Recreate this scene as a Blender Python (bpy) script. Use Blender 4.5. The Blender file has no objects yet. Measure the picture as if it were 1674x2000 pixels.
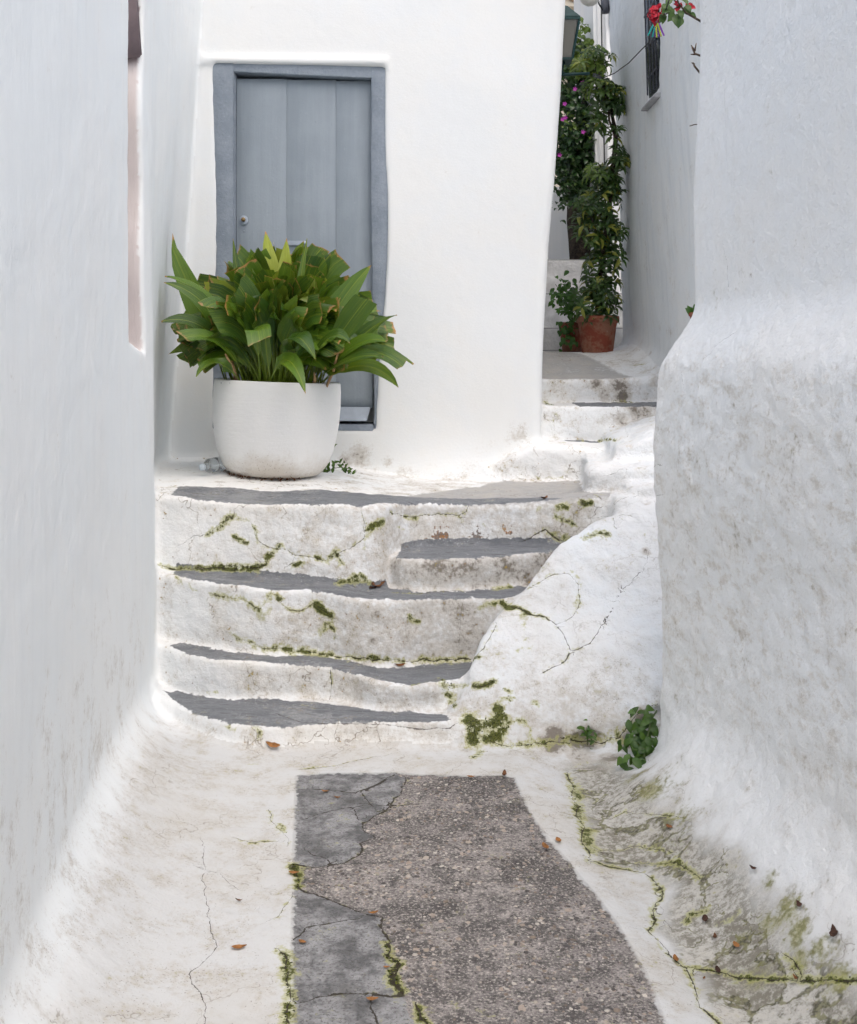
import bpy, bmesh, math, random
import numpy as np
from mathutils import Vector, Matrix

rnd = random.Random(7)
SC = bpy.context.scene
COL = SC.collection

# ------------------------------------------------------------------ camera
EYE = 1.55            # eye height above the alley floor, camera stands at the origin looking along +Y
FPX = 2200.0          # focal length in pixels of the 1674 x 2000 photograph
CX, HY = 837.0, 700.0  # principal column and horizon row of the photograph
cam_d = bpy.data.cameras.new('camera')
cam = bpy.data.objects.new('camera', cam_d)
COL.objects.link(cam)
cam.location = (0, 0, EYE)
cam.rotation_euler = (math.radians(90), 0, 0)
cam_d.sensor_fit = 'HORIZONTAL'
cam_d.sensor_width = 36.0
cam_d.lens = FPX / 1674.0 * 36.0
cam_d.shift_y = -(1000.0 - HY) / 1674.0
cam_d.clip_start = 0.05
cam_d.clip_end = 2000
SC.camera = cam

# ------------------------------------------------------------------ light
SUN_EL, SUN_AZ = math.radians(60), math.radians(155)   # azimuth clockwise from +Y: behind the camera, to its right
world = bpy.data.worlds.new('World')
SC.world = world
world.use_nodes = True
wn = world.node_tree
bg = wn.nodes['Background']
sky = wn.nodes.new('ShaderNodeTexSky')
sky.sky_type = 'NISHITA'
sky.sun_disc = False
sky.sun_elevation = SUN_EL
sky.sun_rotation = SUN_AZ
sky.altitude = 100
sky.air_density = 1.0
sky.dust_density = 5.0
sky.ozone_density = 0.3
hsv = wn.nodes.new('ShaderNodeHueSaturation')     # thin high cloud: a paler sky all over
hsv.inputs['Saturation'].default_value = 0.78
wn.links.new(sky.outputs[0], hsv.inputs['Color'])
wn.links.new(hsv.outputs[0], bg.inputs[0])
bg.inputs[1].default_value = 0.15
sun_d = bpy.data.lights.new('sun', 'SUN')
sun_d.energy = 0.75
sun_d.angle = math.radians(140)
sun_d.color = (1.0, 0.99, 0.972)
sun = bpy.data.objects.new('sun', sun_d)
COL.objects.link(sun)
sd = Vector((math.sin(SUN_AZ) * math.cos(SUN_EL), math.cos(SUN_AZ) * math.cos(SUN_EL), math.sin(SUN_EL)))
sun.rotation_euler = sd.to_track_quat('Z', 'Y').to_euler()
sun.location = (2, -3, 8)
vs = SC.view_settings
vs.view_transform = 'Standard'
vs.look = 'None'
vs.exposure = 0.41
vs.gamma = 1.0
vs.use_curve_mapping = False
SC.render.engine = 'CYCLES'
SC.cycles.use_denoising = True
SC.cycles.max_bounces = 8
SC.cycles.diffuse_bounces = 6
SC.cycles.use_adaptive_sampling = True
SC.cycles.adaptive_threshold = 0.06
SC.cycles.adaptive_min_samples = 16
SC.cycles.transparent_max_bounces = 8

# ------------------------------------------------------------------ small helpers
def at(px, py, d):
    return Vector(((px - CX) / FPX * d, d, EYE - (py - HY) / FPX * d))

def atz(px, py, z):
    d = (EYE - z) * FPX / (py - HY)
    return Vector(((px - CX) / FPX * d, d, z))

_CURVES = {}
def curve(t, ts, vs_):
    """smooth cubic interpolation of a table, flat outside it"""
    key = (tuple(ts), tuple(vs_))
    if key not in _CURVES:
        a = np.asarray(ts, float); b = np.asarray(vs_, float)
        _CURVES[key] = (a, b, np.gradient(b, a))
    ts, vs_, m = _CURVES[key]
    t = np.clip(t, ts[0], ts[-1])
    i = np.clip(np.searchsorted(ts, t) - 1, 0, len(ts) - 2)
    h = ts[i + 1] - ts[i]
    s = (t - ts[i]) / h
    s2 = s * s; s3 = s2 * s
    return ((2*s3 - 3*s2 + 1) * vs_[i] + (s3 - 2*s2 + s) * h * m[i]
            + (-2*s3 + 3*s2) * vs_[i + 1] + (s3 - s2) * h * m[i + 1])

def sstep(a, b, x):
    t = np.clip((x - a) / (b - a), 0, 1)
    return t * t * (3 - 2 * t)

def smin(a, b, k):
    h = np.maximum(k - np.abs(a - b), 0) / k
    return np.minimum(a, b) - h * h * k * 0.25

def smax(a, b, k):
    return -smin(-a, -b, k)

def noise3(p, scale, seed=0):
    """vectorised gradient noise, about -0.6..0.6"""
    q = p * scale + np.array([13.7 * seed + 100.3, 7.1 * seed + 50.7, 3.3 * seed + 80.1])
    i = np.floor(q).astype(np.int64); f = q - i
    u = f * f * f * (f * (f * 6 - 15) + 10)
    out = np.zeros(len(p))
    for dx in (0, 1):
        for dy in (0, 1):
            for dz in (0, 1):
                h = (i[:, 0] + dx) * 374761393 + (i[:, 1] + dy) * 668265263 + (i[:, 2] + dz) * 2147483647 + seed * 1274126177
                h = (h ^ (h >> 13)) * 1274126177
                h = h ^ (h >> 16)
                g = np.stack(((h & 255) / 127.5 - 1, ((h >> 8) & 255) / 127.5 - 1, ((h >> 16) & 255) / 127.5 - 1), 1)
                w = ((u[:, 0] if dx else 1 - u[:, 0]) * (u[:, 1] if dy else 1 - u[:, 1]) * (u[:, 2] if dz else 1 - u[:, 2]))
                out += w * ((f[:, 0] - dx) * g[:, 0] + (f[:, 1] - dy) * g[:, 1] + (f[:, 2] - dz) * g[:, 2])
    return out

# ------------------------------------------------------------------ the masonry as signed distance fields
# every wall, step and floor is one field; they are blended where lime wash has rounded their joints
Z1 = 0.09
def tread2(x): return curve(x, [-1.2, -.92, -.65, -.43, -.34, -.28, .3], [.268, .262, .245, .232, .224, .215, .213])
def tread3(x): return curve(x, [-1.2, -.92, -.69, -.54, -.22, .03, .5], [.567, .555, .54, .53, .505, .50, .50])
def edge1(x): return curve(x, [-1.25, -1.11, -.96, -.79, -.59, -.49, .09, .4], [4.98, 4.80, 4.635, 4.51, 4.473, 4.51, 4.52, 4.56])
def edge2(x): return curve(x, [-1.25, -1.136, -.916, -.653, -.433, -.33, -.25, -.079, .179, .4], [5.08, 4.977, 4.842, 4.84, 4.83, 4.78, 4.715, 4.677, 4.745, 4.86])
def edge3(x): return curve(x, [-1.3, -1.152, -.925, -.689, -.537, -.216, .029, .415, .7], [5.18, 5.10, 5.0, 4.945, 4.985, 4.895, 4.966, 4.989, 5.05])
def edge3b(x): return curve(x, [-.30, -.20, -.145, .03, .336, .688, .9], [5.36, 5.17, 5.115, 5.077, 5.165, 5.34, 5.45])
def edge4(x): return curve(x, [-1.3, -1.205, -.867, -.5, -.32, -.21, -.113, .1, .305, .553, .78, 1.0], [5.33, 5.28, 5.205, 5.15, 5.135, 5.18, 5.33, 5.44, 5.46, 5.46, 5.5, 5.55])
def landing_z(x, y):
    a = curve(x, [-1.3, -1.205, -.867, -.32, -.113, .305, .553, .8], [.912, .907, .889, .882, .868, .852, .862, .885])
    b = curve(x, [-1.6, -.9, -.5, -.25, .5, 1.0], [.94, .937, .90, .86, .836, .836])
    t = sstep(5.25, 6.4, y)
    return a * (1 - t) + b * t
def bank_top(y): return curve(y, [4.3, 4.44, 4.52, 4.62, 4.9, 5.28, 5.4, 5.6, 8.], [-.25, -.1, .04, .17, .44, .79, .815, .82, .83])
def bank_edge(y): return curve(y, [4.3, 4.5, 4.9, 5.0, 5.1, 5.25, 5.36, 5.46, 5.55, 5.8, 6.1, 6.2, 6.4, 6.7, 7.2], [.13, .15, .25, .37, .48, .70, .84, .86, .82, .86, .96, 1.0, 1.08, 1.3, 1.6])
def floor_z(x, y):
    xg = curve(y, [1, 2.5, 2.84, 3.4, 4.26, 4.6], [.85, .78, .74, .66, .57, .56])
    g = -.035 * np.exp(-((x - xg) / .13) ** 2) * sstep(4.62, 4.3, y)
    g = g + .05 * sstep(.78, 1.15, x) + .06 * sstep(-.55, -1.05, x) * (1 - .8 * sstep(3.9, 4.5, y))
    return g
def left_x(y, z):
    lean = np.clip((y - 5) / 1.7, 0, 1) * .07 * (z - 2.4)
    return -1.2 - .127 * (y - 4.78) + lean - .045 * sstep(5.0, 5.6, y) * sstep(6.75, 6.3, y) - .012 * np.sin(y * 2.1 + .7) * np.sin(z * 1.7 + .4)

def F_floor(x, y, z): return (z - floor_z(x, y)) * .97
def stepf(ztop, edge, r, sl=.94):
    def f(x, y, z):
        zt = ztop(x) if callable(ztop) else ztop
        return smax(z - zt, (edge(x) - y) * sl, r)
    return f
F_step1 = stepf(Z1, edge1, .035)
F_step2 = stepf(tread2, edge2, .03)
F_step3 = stepf(tread3, edge3, .03)
def F_step3b(x, y, z):
    return smax(smax(z - .65, (edge3b(x) - y) * .85, .035), -.20 - x, .10)
def F_landing(x, y, z): return smax(z - landing_z(x, y), (edge4(x) - y) * .82 - .03 * sstep(.88, .5, z), .035)
def F_bank(x, y, z):
    a = (z - bank_top(y) - .05 * sstep(.6, 1.3, x)) * .72
    b = (bank_edge(y) - x - .10 * sstep(.25, 0, z)) * .72
    d = smax(smax(a, b, .09), y - 8, .1)
    # rough blocks laid on top of it
    def blk(x0, y0, x1, y1, zt, sl, r=.04):
        a = smax((x0 + .10 * (y - y0) - x) * .95, (y0 - .08 * (x - x0) - y) * .95, .06)
        a = smax(a, smax(x - x1, y - y1, .05), .05)
        return smax(a, (z - zt - sl * (x - x0)) * .95, r)
    d = smin(d, blk(.885, 5.37, 1.02, 5.6, .885, .0), .03)
    d = smin(d, blk(.97, 5.50, 1.9, 6.2, .93, .02), .03)
    d = smin(d, blk(.80, 5.66, 1.9, 6.9, .995, .02), .03)
    d = smin(d, blk(.985, 6.05, 1.9, 7.2, 1.07, .32, .06), .04)
    # broken hollows along its foot
    h1 = (np.sqrt(((x - .97) / 1.25) ** 2 + ((y - 4.53) / .9) ** 2 + ((z + .01) / 1.1) ** 2) - .14) * .85
    h2 = (np.sqrt(((x - .64) / 1.5) ** 2 + (y - 4.53) ** 2 + (z - .0) ** 2) - .055) * .8
    return smax(d, -np.minimum(h1, h2), .015)
def F_left(x, y, z):
    d = x - left_x(y, z)
    # window slot in the wall
    slot = smax(smax(smax(4.31 - y, y - 4.78 - .02 * np.sin(z * 9), .02), smax(1.61 - .1 * (y - 4.5) - z, z - 3.45, .05), .03), left_x(y, z) - .22 - x, .02)
    d = smax(d, -slot, .035)
    return smax(d, z - 2.98 - .95 * sstep(4.5, 5.3, y), .06)
DOOR_X0, DOOR_X1, DOOR_Z0, DOOR_Z1 = -1.275, -.262, 1.125, 3.31
WALL_Y = 6.75
def house_y(x, z): return WALL_Y - .09 * np.exp(-np.maximum(z - .86, 0) / .10) * sstep(-.45, .2, x) - .02 * np.exp(-np.maximum(z - .88, 0) / .06) + .008 * np.sin(x * 3.1 + z * 1.3) * np.sin(z * 2.3)
def house_xr(z): return curve(z, [.7, 1.06, 1.43, 2.16, 2.93, 3.7, 4.2], [.675, .682, .69, .725, .785, .828, .84])
def F_house(x, y, z):
    d = smax(house_y(x, z) - y, x - house_xr(z), .07)
    ledge = smax(smax(np.abs(z - 3.325 + .012 * (x + .3)) - .014, np.abs(x + .84) - .58, .02), np.abs(y - 6.765) - .028, .015)
    d = smin(d, ledge, .05)
    lf = -1.275 + .012 * np.sin(z * 3 + 1)
    rt = -.262 - .035 * sstep(2.6, 1.1, z) + .02 * np.sin(z * 2.6 + 2.) * sstep(3.2, 2.5, z)
    hole = smax(smax(smax(lf - x, x - rt, .02), smax(DOOR_Z0 - z, z - DOOR_Z1 + .02 * (x + .84), .02), .02), y - 6.95, .01)
    d = smax(d, -hole, .02)
    return smax(d, z - 4.25, .06)
def F_right(x, y, z):
    xr = .900 + .16 * (4.4 - y) + .125 * sstep(1.50, 1.78, z) - .012 * sstep(.75, 1.25, z) * sstep(1.62, 1.42, z) - .02 * sstep(1.2, .1, z) + .012 * np.sin(z * 5.2 + y * 1.3) + .014 * np.sin(z * 2.3 + y * 3.1 + 1)
    return smax(smax((xr - x) * .93, y - 4.45, .11), z - 3.05, .06)
def ya1(x): return curve(x, [.0, .25, .45, .7, 1.2], [6.9, 6.72, 6.6, 6.55, 6.55])
def F_a1(x, y, z): return smax(z - 1.045 - .02 * np.sin(x * 4) + .17 * sstep(.68, .28, x), (ya1(x) - y) * .9, .06)
def F_a2(x, y, z): return smax(smax(z - 1.262, (7.0 + .03 * np.sin(x * 5) - y), .03), .5 - x, .05)
def a3z(x, y): return 1.42 + .175 * sstep(7.35, 8.25, y) + .03 * sstep(1.2, 1.6, x)
def F_a3(x, y, z): return smax(smax(z - a3z(x, y), (7.36 - .05 * np.cos((x - 1.1) * 3.5) - y), .03), .5 - x, .05)
def F_alleyright(x, y, z):
    xa = 1.555 - .045 * np.clip((y - 7.4), -1, 2) - .045 * (z - 1.7) + .012 * np.sin(z * 3.1 + y * 2)
    d = smax(smax(smax(xa - x, y - 8.7, .10), 6.1 - y, .1), z - 4.9, .06)
    return smax(d, -smax(smax(np.abs(y - 7.415) - .165, 3.30 - z, .01), x - xa - .09, .01), .015)

def k_left(x, y, z): return .07 + .20 * sstep(.55, .05, z) * sstep(5.0, 4.3, y) + .06 * sstep(.3, .0, z)
def k_right(x, y, z): return .05 + .40 * sstep(.7, .1, z) * sstep(4.5, 3.9, y)
def K(v): return lambda x, y, z: v
PRIMS = [('floor', F_floor, K(.01)), ('step1', F_step1, K(.06)), ('step2', F_step2, K(.022)), ('step3', F_step3, K(.022)),
         ('step3b', F_step3b, K(.025)), ('landing', F_landing, K(.022)), ('a1', F_a1, K(.03)), ('a2', F_a2, K(.025)), ('a3', F_a3, K(.025)),
         ('bank', F_bank, K(.035)), ('left', F_left, k_left), ('house', F_house, K(.06)), ('right', F_right, k_right), ('alleyright', F_alleyright, K(.14))]

def field(P, active=None):
    x, y, z = P[:, 0], P[:, 1], P[:, 2]
    acc = None
    for i, (n, f, k) in enumerate(PRIMS):
        if active is not None and i not in active: continue
        d = f(x, y, z)
        acc = d if acc is None else smin(acc, d, k(x, y, z))
    return acc

def surface_nets(lo, hi, h, B=16):
    lo = np.array(lo); nb = np.ceil((np.array(hi) - lo) / (h * B)).astype(int)
    bi = np.stack(np.meshgrid(*[np.arange(n) for n in nb], indexing='ij'), -1).reshape(-1, 3)
    cen = lo + (bi + .5) * h * B
    R = .8661 * B * h
    D = np.stack([f(cen[:, 0], cen[:, 1], cen[:, 2]) for n, f, k in PRIMS], 1)
    FC = field(cen)
    near = np.abs(FC) < R * 1.12 + .01
    KM = np.array([.03, .08, .04, .04, .04, .04, .05, .05, .05, .06, .46, .08, .46, .18])
    g = np.arange(B + 1)
    G = np.stack(np.meshgrid(g, g, g, indexing='ij'), -1).reshape(-1, 3)
    NN = nb * B + 2
    cid_all, v_all, e_all = [], [], []
    corner = [(a, b, c) for a in (0, 1) for b in (0, 1) for c in (0, 1)]
    for b in np.nonzero(near)[0]:
        base = bi[b] * B
        act = set(np.nonzero(D[b] < np.maximum(FC[b] + 2 * R * 1.1, R * 1.1) + KM)[0])
        V = field(lo + (base + G) * h, act).reshape(B + 1, B + 1, B + 1)
        S = V < 0
        if S.all() or not S.any(): continue
        cs = sum(S[a:a + B, c:c + B, e:e + B].astype(np.int8) for a, c, e in corner)
        ii = np.argwhere((cs > 0) & (cs < 8))
        if len(ii) == 0: continue
        acc = np.zeros((len(ii), 3)); cnt = np.zeros(len(ii))
        for p in corner:
            for ax in range(3):
                if p[ax]: continue
                q = list(p); q[ax] = 1
                va = V[ii[:, 0] + p[0], ii[:, 1] + p[1], ii[:, 2] + p[2]]
                vb = V[ii[:, 0] + q[0], ii[:, 1] + q[1], ii[:, 2] + q[2]]
                m = (va < 0) != (vb < 0)
                t = np.where(m, va / np.where(m, va - vb, 1), 0)
                pos = np.array(p, float)[None].repeat(len(ii), 0); pos[:, ax] += t
                acc[m] += pos[m]; cnt[m] += 1
        gi = ii + base
        v_all.append(lo + (gi + acc / cnt[:, None]) * h)
        cid_all.append((gi[:, 0] * NN[1] + gi[:, 1]) * NN[2] + gi[:, 2])
        for ax in range(3):
            sl0 = [slice(0, B)] * 3; sl1 = [slice(0, B)] * 3
            sl1[ax] = slice(1, B + 1)
            a = S[tuple(sl0)]; c = S[tuple(sl1)]
            e = np.argwhere(a != c)
            if len(e):
                e_all.append(np.column_stack((e + base, np.full(len(e), ax), a[e[:, 0], e[:, 1], e[:, 2]])))
    cid = np.concatenate(cid_all); v = np.concatenate(v_all); E = np.concatenate(e_all)
    o = np.argsort(cid); cid = cid[o]; v = v[o]
    quads = []
    for ax in range(3):
        e = E[E[:, 3] == ax]
        u, w = (ax + 1) % 3, (ax + 2) % 3
        idx = []
        ok = np.ones(len(e), bool)
        for du, dw in ((-1, -1), (0, -1), (0, 0), (-1, 0)):
            c = e[:, :3].copy(); c[:, u] += du; c[:, w] += dw
            key = (c[:, 0] * NN[1] + c[:, 1]) * NN[2] + c[:, 2]
            j = np.searchsorted(cid, key); j = np.minimum(j, len(cid) - 1)
            ok &= (cid[j] == key)
            idx.append(j)
        q = np.stack(idx, 1)[ok]; inside = e[ok, 4].astype(bool)
        q[~inside] = q[~inside][:, ::-1]
        quads.append(q)
    return v, np.concatenate(quads)

def vert_normals(V, Q):
    n = np.cross(V[Q[:, 2]] - V[Q[:, 0]], V[Q[:, 3]] - V[Q[:, 1]])
    N = np.zeros_like(V)
    for i in range(4): np.add.at(N, Q[:, i], n)
    return N / np.maximum(np.linalg.norm(N, axis=1, keepdims=True), 1e-12)

import time as _t
_t0 = _t.time()
MV, MQ = surface_nets((-1.85, 1.2, -.2), (1.95, 8.9, 4.35), .014)
MN = vert_normals(MV, MQ)
print('NETS', len(MV), len(MQ), _t.time() - _t0)
# ------------------------------------------------------------------ weathering fields on the masonry
def hit(pts):
    """points of the masonry seen along the photograph's sight lines"""
    a = np.asarray(pts, float)[:, :2]
    dr = np.stack(((a[:, 0] - CX) / FPX, np.ones(len(a)), -(a[:, 1] - HY) / FPX), 1)
    t = np.full(len(a), 2.0)
    o = np.array([0, 0, EYE])
    for _ in range(160):
        t = np.minimum(t + np.clip(field(o + dr * t[:, None]), -.05, .3) * .8, 12)
    return o + dr * t[:, None]

_D = np.stack([f(MV[:, 0], MV[:, 1], MV[:, 2]) for n, f, k in PRIMS], 1)
_w = np.exp(-(_D - _D.min(1, keepdims=True)) / .025); _w /= _w.sum(1, keepdims=True)
OWN = _D.argmin(1)
NAMES = [p[0] for p in PRIMS]
def per_prim(**kw):
    return _w @ np.array([kw.get(n, kw.get('default', 0.)) for n in NAMES])
X, Y, Z = MV.T
n_lo = noise3(MV, 2.2, 1); n_md = noise3(MV, 6.5, 2); n_hi = noise3(MV, 17., 3); n_vh = noise3(MV, 38., 4)
NV = len(MV)

# cracks and moss, drawn as lines on the surface
crs = np.full(NV, 1.0); cru = np.full(NV, 1.0); crw = np.zeros(NV); moss = np.zeros(NV)
def wob(P, amp, seed):
    r = np.random.RandomState(seed)
    out = [P[0]]
    for a, b in zip(P[:-1], P[1:]):
        L = np.linalg.norm(b - a); n = max(1, int(L / .03))
        for i in range(1, n + 1):
            q = a + (b - a) * i / n
            out.append(q + (r.uniform(-1, 1, 3) * amp if i < n else 0))
    return np.array(out)
LINES = []
def line(pts, crack=0.0, mw=0.0, ms=0.0, amp=.007): LINES.append((pts, crack, mw, ms, amp))
def draw(pts, P, crack, mw, ms, amp):
    P = wob(P, amp, int(pts[0][0] * 7 + pts[0][1]))
    mg = max(.05, mw * 2.6)
    sel = np.nonzero(((MV > P.min(0) - mg) & (MV < P.max(0) + mg)).all(1))[0]
    if len(sel) == 0: return
    v = MV[sel]; best = np.full(len(sel), 9.); side = np.ones(len(sel))
    for a, b in zip(P[:-1], P[1:]):
        ab = b - a; L2 = max(ab @ ab, 1e-9)
        t = np.clip(((v - a) @ ab) / L2, 0, 1)
        w = v - (a + t[:, None] * ab)
        d = np.linalg.norm(w, axis=1)
        s = np.sign((np.cross(MN[sel], ab) * w).sum(1))
        m = d < best
        best[m] = d[m]; side[m] = s[m]
    if crack > 0:
        m = best < cru[sel]
        j = sel[m]
        cru[j] = best[m]; crs[j] = (best * side)[m]; crw[j] = crack
    if ms > 0:
        moss[sel] = np.maximum(moss[sel], ms * np.exp(-(best / mw) ** 2))
dirt = np.zeros(NV); rust = np.zeros(NV)
def blobs(lst, arr):
    for (px, py, r, s), c in zip(lst, hit([(a[0], a[1]) for a in lst])):
        rr = r / FPX * c[1]
        j = np.nonzero((np.abs(MV - c) < 3 * rr).all(1))[0]
        d2 = ((MV[j] - c) ** 2).sum(1) / rr ** 2
        arr[j] = np.maximum(arr[j], s * np.exp(-d2))

CR = .0016
# face below the landing
line([(350,1065),(380,1045),(409,1043),(432,1020),(454,1011)], .0010)
line([(405,1045),(430,1030),(445,1012),(456,1009)], .0, .022, .75)
line([(452,1012),(475,1014),(486,1018)], .0012, .016, .7)
line([(457,1048),(470,1056),(483,1061)], .0, .016, .95)
line([(493,1027),(499,1035),(502,1055)], .0012, .014, .75)
line([(502,1055),(525,1069),(557,1072),(573,1084),(602,1087),(635,1097),(667,1077),(699,1061),(712,1051),(714,1029)], .0018, .012, .48)
line([(548,1066),(530,1080),(519,1092)], .0, .018, .85)
line([(573,1084),(570,1100),(560,1106)], .0016, .01, .5)
line([(570,1106),(590,1098)], .0, .014, .8)
line([(615,1087),(638,1097),(654,1077),(667,1100)], .0016, .016, .8)
line([(690,1126),(706,1122),(716,1130)], .0, .018, .85)
line([(655,1137),(690,1134),(724,1139)], .0, .016, .85)
line([(718,1032),(730,1026),(748,1018)], .0, .018, .95)
line([(712,1070),(716,1048),(725,1036)], .0, .014, .6)
line([(312,1105),(335,1112),(377,1112),(430,1108),(502,1109),(515,1104)], .0028, .020, .82)
line([(395,1112),(440,1111),(488,1112)], .004, .014, 1.1)
line([(763,1000),(796,1009),(830,1005),(867,1004),(896,1007),(910,1000),(915,989)], .0022, .012, .55)
line([(790,1010),(815,1012)], .0, .012, .8)
line([(896,1007),(902,1018)], .001, .01, .6)
line([(1022,1057),(1045,1044),(1065,1033),(1080,1046),(1093,1054)], .0032, .014, .4)
line([(1090,992),(1102,986),(1108,992)], .0, .018, .8)
line([(1085,1007),(1090,1012),(1112,1018),(1124,1026)], .001, .015, .75)
line([(1135,980),(1144,985),(1155,981)], .0, .016, .9)
line([(1104,1050),(1140,1052),(1170,1042),(1188,1044)], .0014, .022, .75)
line([(790,1035),(776,1030)], .0, .01, .6); line([(940,1022),(945,1026)], .0, .012, .8); line([(1050,995),(1056,990)], .0, .012, .7)
line([(706,1000),(712,1020),(708,1035)], .001, .01, .5)
# second riser from the top
line([(330,1112),(345,1128),(355,1140)], .0, .01, .45)
line([(368,1145),(385,1158)], .0, .012, .5)
line([(410,1160),(425,1165),(448,1168),(473,1171),(490,1180),(506,1192),(518,1178),(528,1158)], .0010, .018, .70)
line([(505,1190),(512,1208),(525,1185),(528,1165)], .0, .032, .52)
line([(538,1168),(554,1184),(586,1193),(612,1177),(628,1190),(648,1203)], .0012, .012, .6)
line([(540,1168),(550,1170)], .0, .016, .85)
line([(618,1180),(630,1192),(645,1201)], .0, .022, 1.0)
line([(638,1218),(652,1226),(655,1238),(654,1251)], .0010, .012, .62)
line([(622,1245),(627,1232),(636,1226)], .0, .016, .6)
line([(457,1242),(462,1250),(490,1256),(519,1268),(560,1269),(620,1274),(651,1279)], .0014, .018, .74)
line([(555,1268),(575,1272),(600,1272)], .0, .016, .95)
line([(655,1282),(700,1286),(740,1288),(786,1291),(860,1288),(915,1286)], .0026, .016, .66)
line([(725,1284),(786,1291)], .0, .018, .9)
line([(930,1278),(945,1265),(960,1240),(968,1222)], .0022, .02, .42)
line([(922,1288),(935,1284)], .0, .018, .9)
line([(937,1189),(950,1180),(967,1178)], .0, .016, .75)
line([(980,1178),(988,1184),(996,1187)], .0, .018, .95)
line([(802,1205),(806,1209)], .0, .014, .85); line([(812,1215),(820,1216)], .0, .014, .85)
line([(895,1160),(899,1200),(897,1260)], .0006)
line([(770,1156),(830,1155),(900,1152),(1040,1143)], .0016, .010, .55)
line([(965,1149),(1000,1146)], .0, .014, .75)
# lower risers
line([(644,1310),(648,1335),(641,1368)], .0022, .01, .45)
line([(775,1330),(800,1337),(830,1328),(856,1322)], .0022, .012, .5)
line([(545,1393),(570,1402),(600,1408),(650,1412),(760,1414),(820,1424),(880,1422),(890,1412)], .0022)
line([(500,1420),(508,1430),(505,1438)], .001, .012, .7); line([(440,1420),(458,1424)], .0, .012, .6)
line([(405,1353),(425,1353)], .0, .012, .6)
line([(865,1330),(872,1345),(880,1364)], .0, .026, .95)
line([(881,1341),(905,1338),(940,1342),(967,1333)], .0024, .016, .95)
line([(885,1372),(888,1382)], .0, .014, .9)
line([(560,1374),(620,1382),(700,1388),(860,1394)], .0014, .01, .35)
# bank beside the steps
line([(915,1405),(930,1425),(925,1440)], .0, .042, 1.1)
line([(930,1418),(965,1412),(980,1398),(975,1388)], .0, .036, 1.0)
line([(950,1440),(975,1438),(985,1420)], .0, .030, .95)
line([(925,1440),(940,1465),(925,1478)], .0014, .022, .85)
line([(985,1408),(998,1412)], .0, .018, .85); line([(1010,1405),(1024,1410)], .0, .018, .85)
line([(988,1348),(996,1354)], .0, .013, .9); line([(982,1366),(988,1366)], .0, .012, .9); line([(994,1370),(1003,1364)], .0, .013, .9)
line([(1044,1372),(1052,1378)], .0, .016, .75); line([(1035,1425),(1036,1440)], .0, .012, .6)
line([(968,1450),(989,1456),(1030,1453),(1074,1446),(1110,1450)], .002, .022, .66)
line([(1004,1185),(1037,1200),(1063,1204),(1085,1220),(1100,1237),(1115,1270),(1104,1289),(1063,1311)], .0034, .016, .46)
line([(1004,1185),(1020,1190),(1037,1200)], .003, .013, .9)
line([(1055,1203),(1070,1208)], .0, .012, .75)
line([(1085,1220),(1119,1204),(1133,1174),(1130,1141),(1111,1119),(1070,1126),(1040,1140)], .0014, .012, .42)
line([(1115,1115),(1132,1142),(1130,1175),(1122,1200)], .0, .020, .42)
line([(1115,1270),(1152,1259),(1174,1222),(1196,1193),(1211,1156),(1248,1119)], .0018, .012, .22)
line([(1215,1150),(1190,1200),(1178,1222)], .0024)
line([(1020,1200),(1024,1250),(1030,1270)], .0, .014, .36); line([(1010,1272),(1035,1265)], .0, .016, .42)
line([(1211,1437),(1230,1415),(1244,1396),(1262,1384),(1278,1378)], .0032, .020, .5)
line([(1074,1448),(1100,1440),(1135,1448),(1170,1450),(1211,1440)], .004, .03, .6)
line([(1145,1012),(1180,1008),(1215,1016)], .001, .01, .3)
line([(1255,1120),(1265,1085),(1270,1072)], .0008)
line([(1150,966),(1172,972),(1200,985)], .0016, .012, .3); line([(1200,984),(1215,972),(1250,966),(1288,968)], .0014)  # dark lines drawn in the block joints, standing in for crease shade
line([(1192,926),(1225,916),(1288,908)], .0012); line([(1200,1030),(1196,1012),(1215,1004),(1238,1010)], .0014, .012, .3)  # further joints darkened the same way, so the blocks read apart
# floor, right hand gutter
GUT = [(1109,1509),(1121,1533),(1117,1557),(1131,1573),(1125,1589),(1141,1610),(1137,1642),(1153,1658),(1149,1678),(1181,1684),(1225,1694),(1258,1702),(1278,1718),(1294,1742),(1274,1767),(1282,1795),(1266,1815),(1290,1839),(1314,1867),(1342,1891),(1358,1924),(1366,1964)]
line(GUT, .0026, .015, .66, .004)
line([(1120,1530),(1131,1575),(1150,1640),(1158,1660)], .0, .032, .72)
line([(1150,1672),(1180,1684),(1225,1694)], .003, .012, .7)
line([(1270,1710),(1294,1742),(1276,1767),(1283,1800)], .0036, .014, .85)
line([(1290,1839),(1314,1867),(1342,1891)], .006, .014, .75)
line([(1378,1972),(1400,1992),(1415,2010)], .004, .013, .8)
line([(1346,1887),(1386,1891),(1427,1902),(1483,1908),(1572,1912),(1674,1912)], .0024, .014, .82)
line([(1266,1815),(1240,1812)], .0008)
line([(1131,1573),(1165,1560),(1180,1548)], .0016, .01, .5)
line([(1195,1595),(1220,1582),(1300,1590),(1330,1595)], .0014, .012, .6)
line([(1170,1655),(1230,1650),(1290,1655),(1312,1662)], .0014, .012, .62)
line([(1245,1680),(1290,1684),(1320,1680),(1350,1700),(1365,1712)], .0014, .014, .72)
line([(1340,1800),(1350,1785),(1380,1778)], .0012, .02, .75)
line([(1400,1800),(1430,1795),(1440,1780)], .0, .02, .72)
line([(1530,1862),(1550,1875),(1565,1905)], .002, .016, .7)
line([(1280,1740),(1300,1800),(1310,1812)], .0010, .01, .45)
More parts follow.
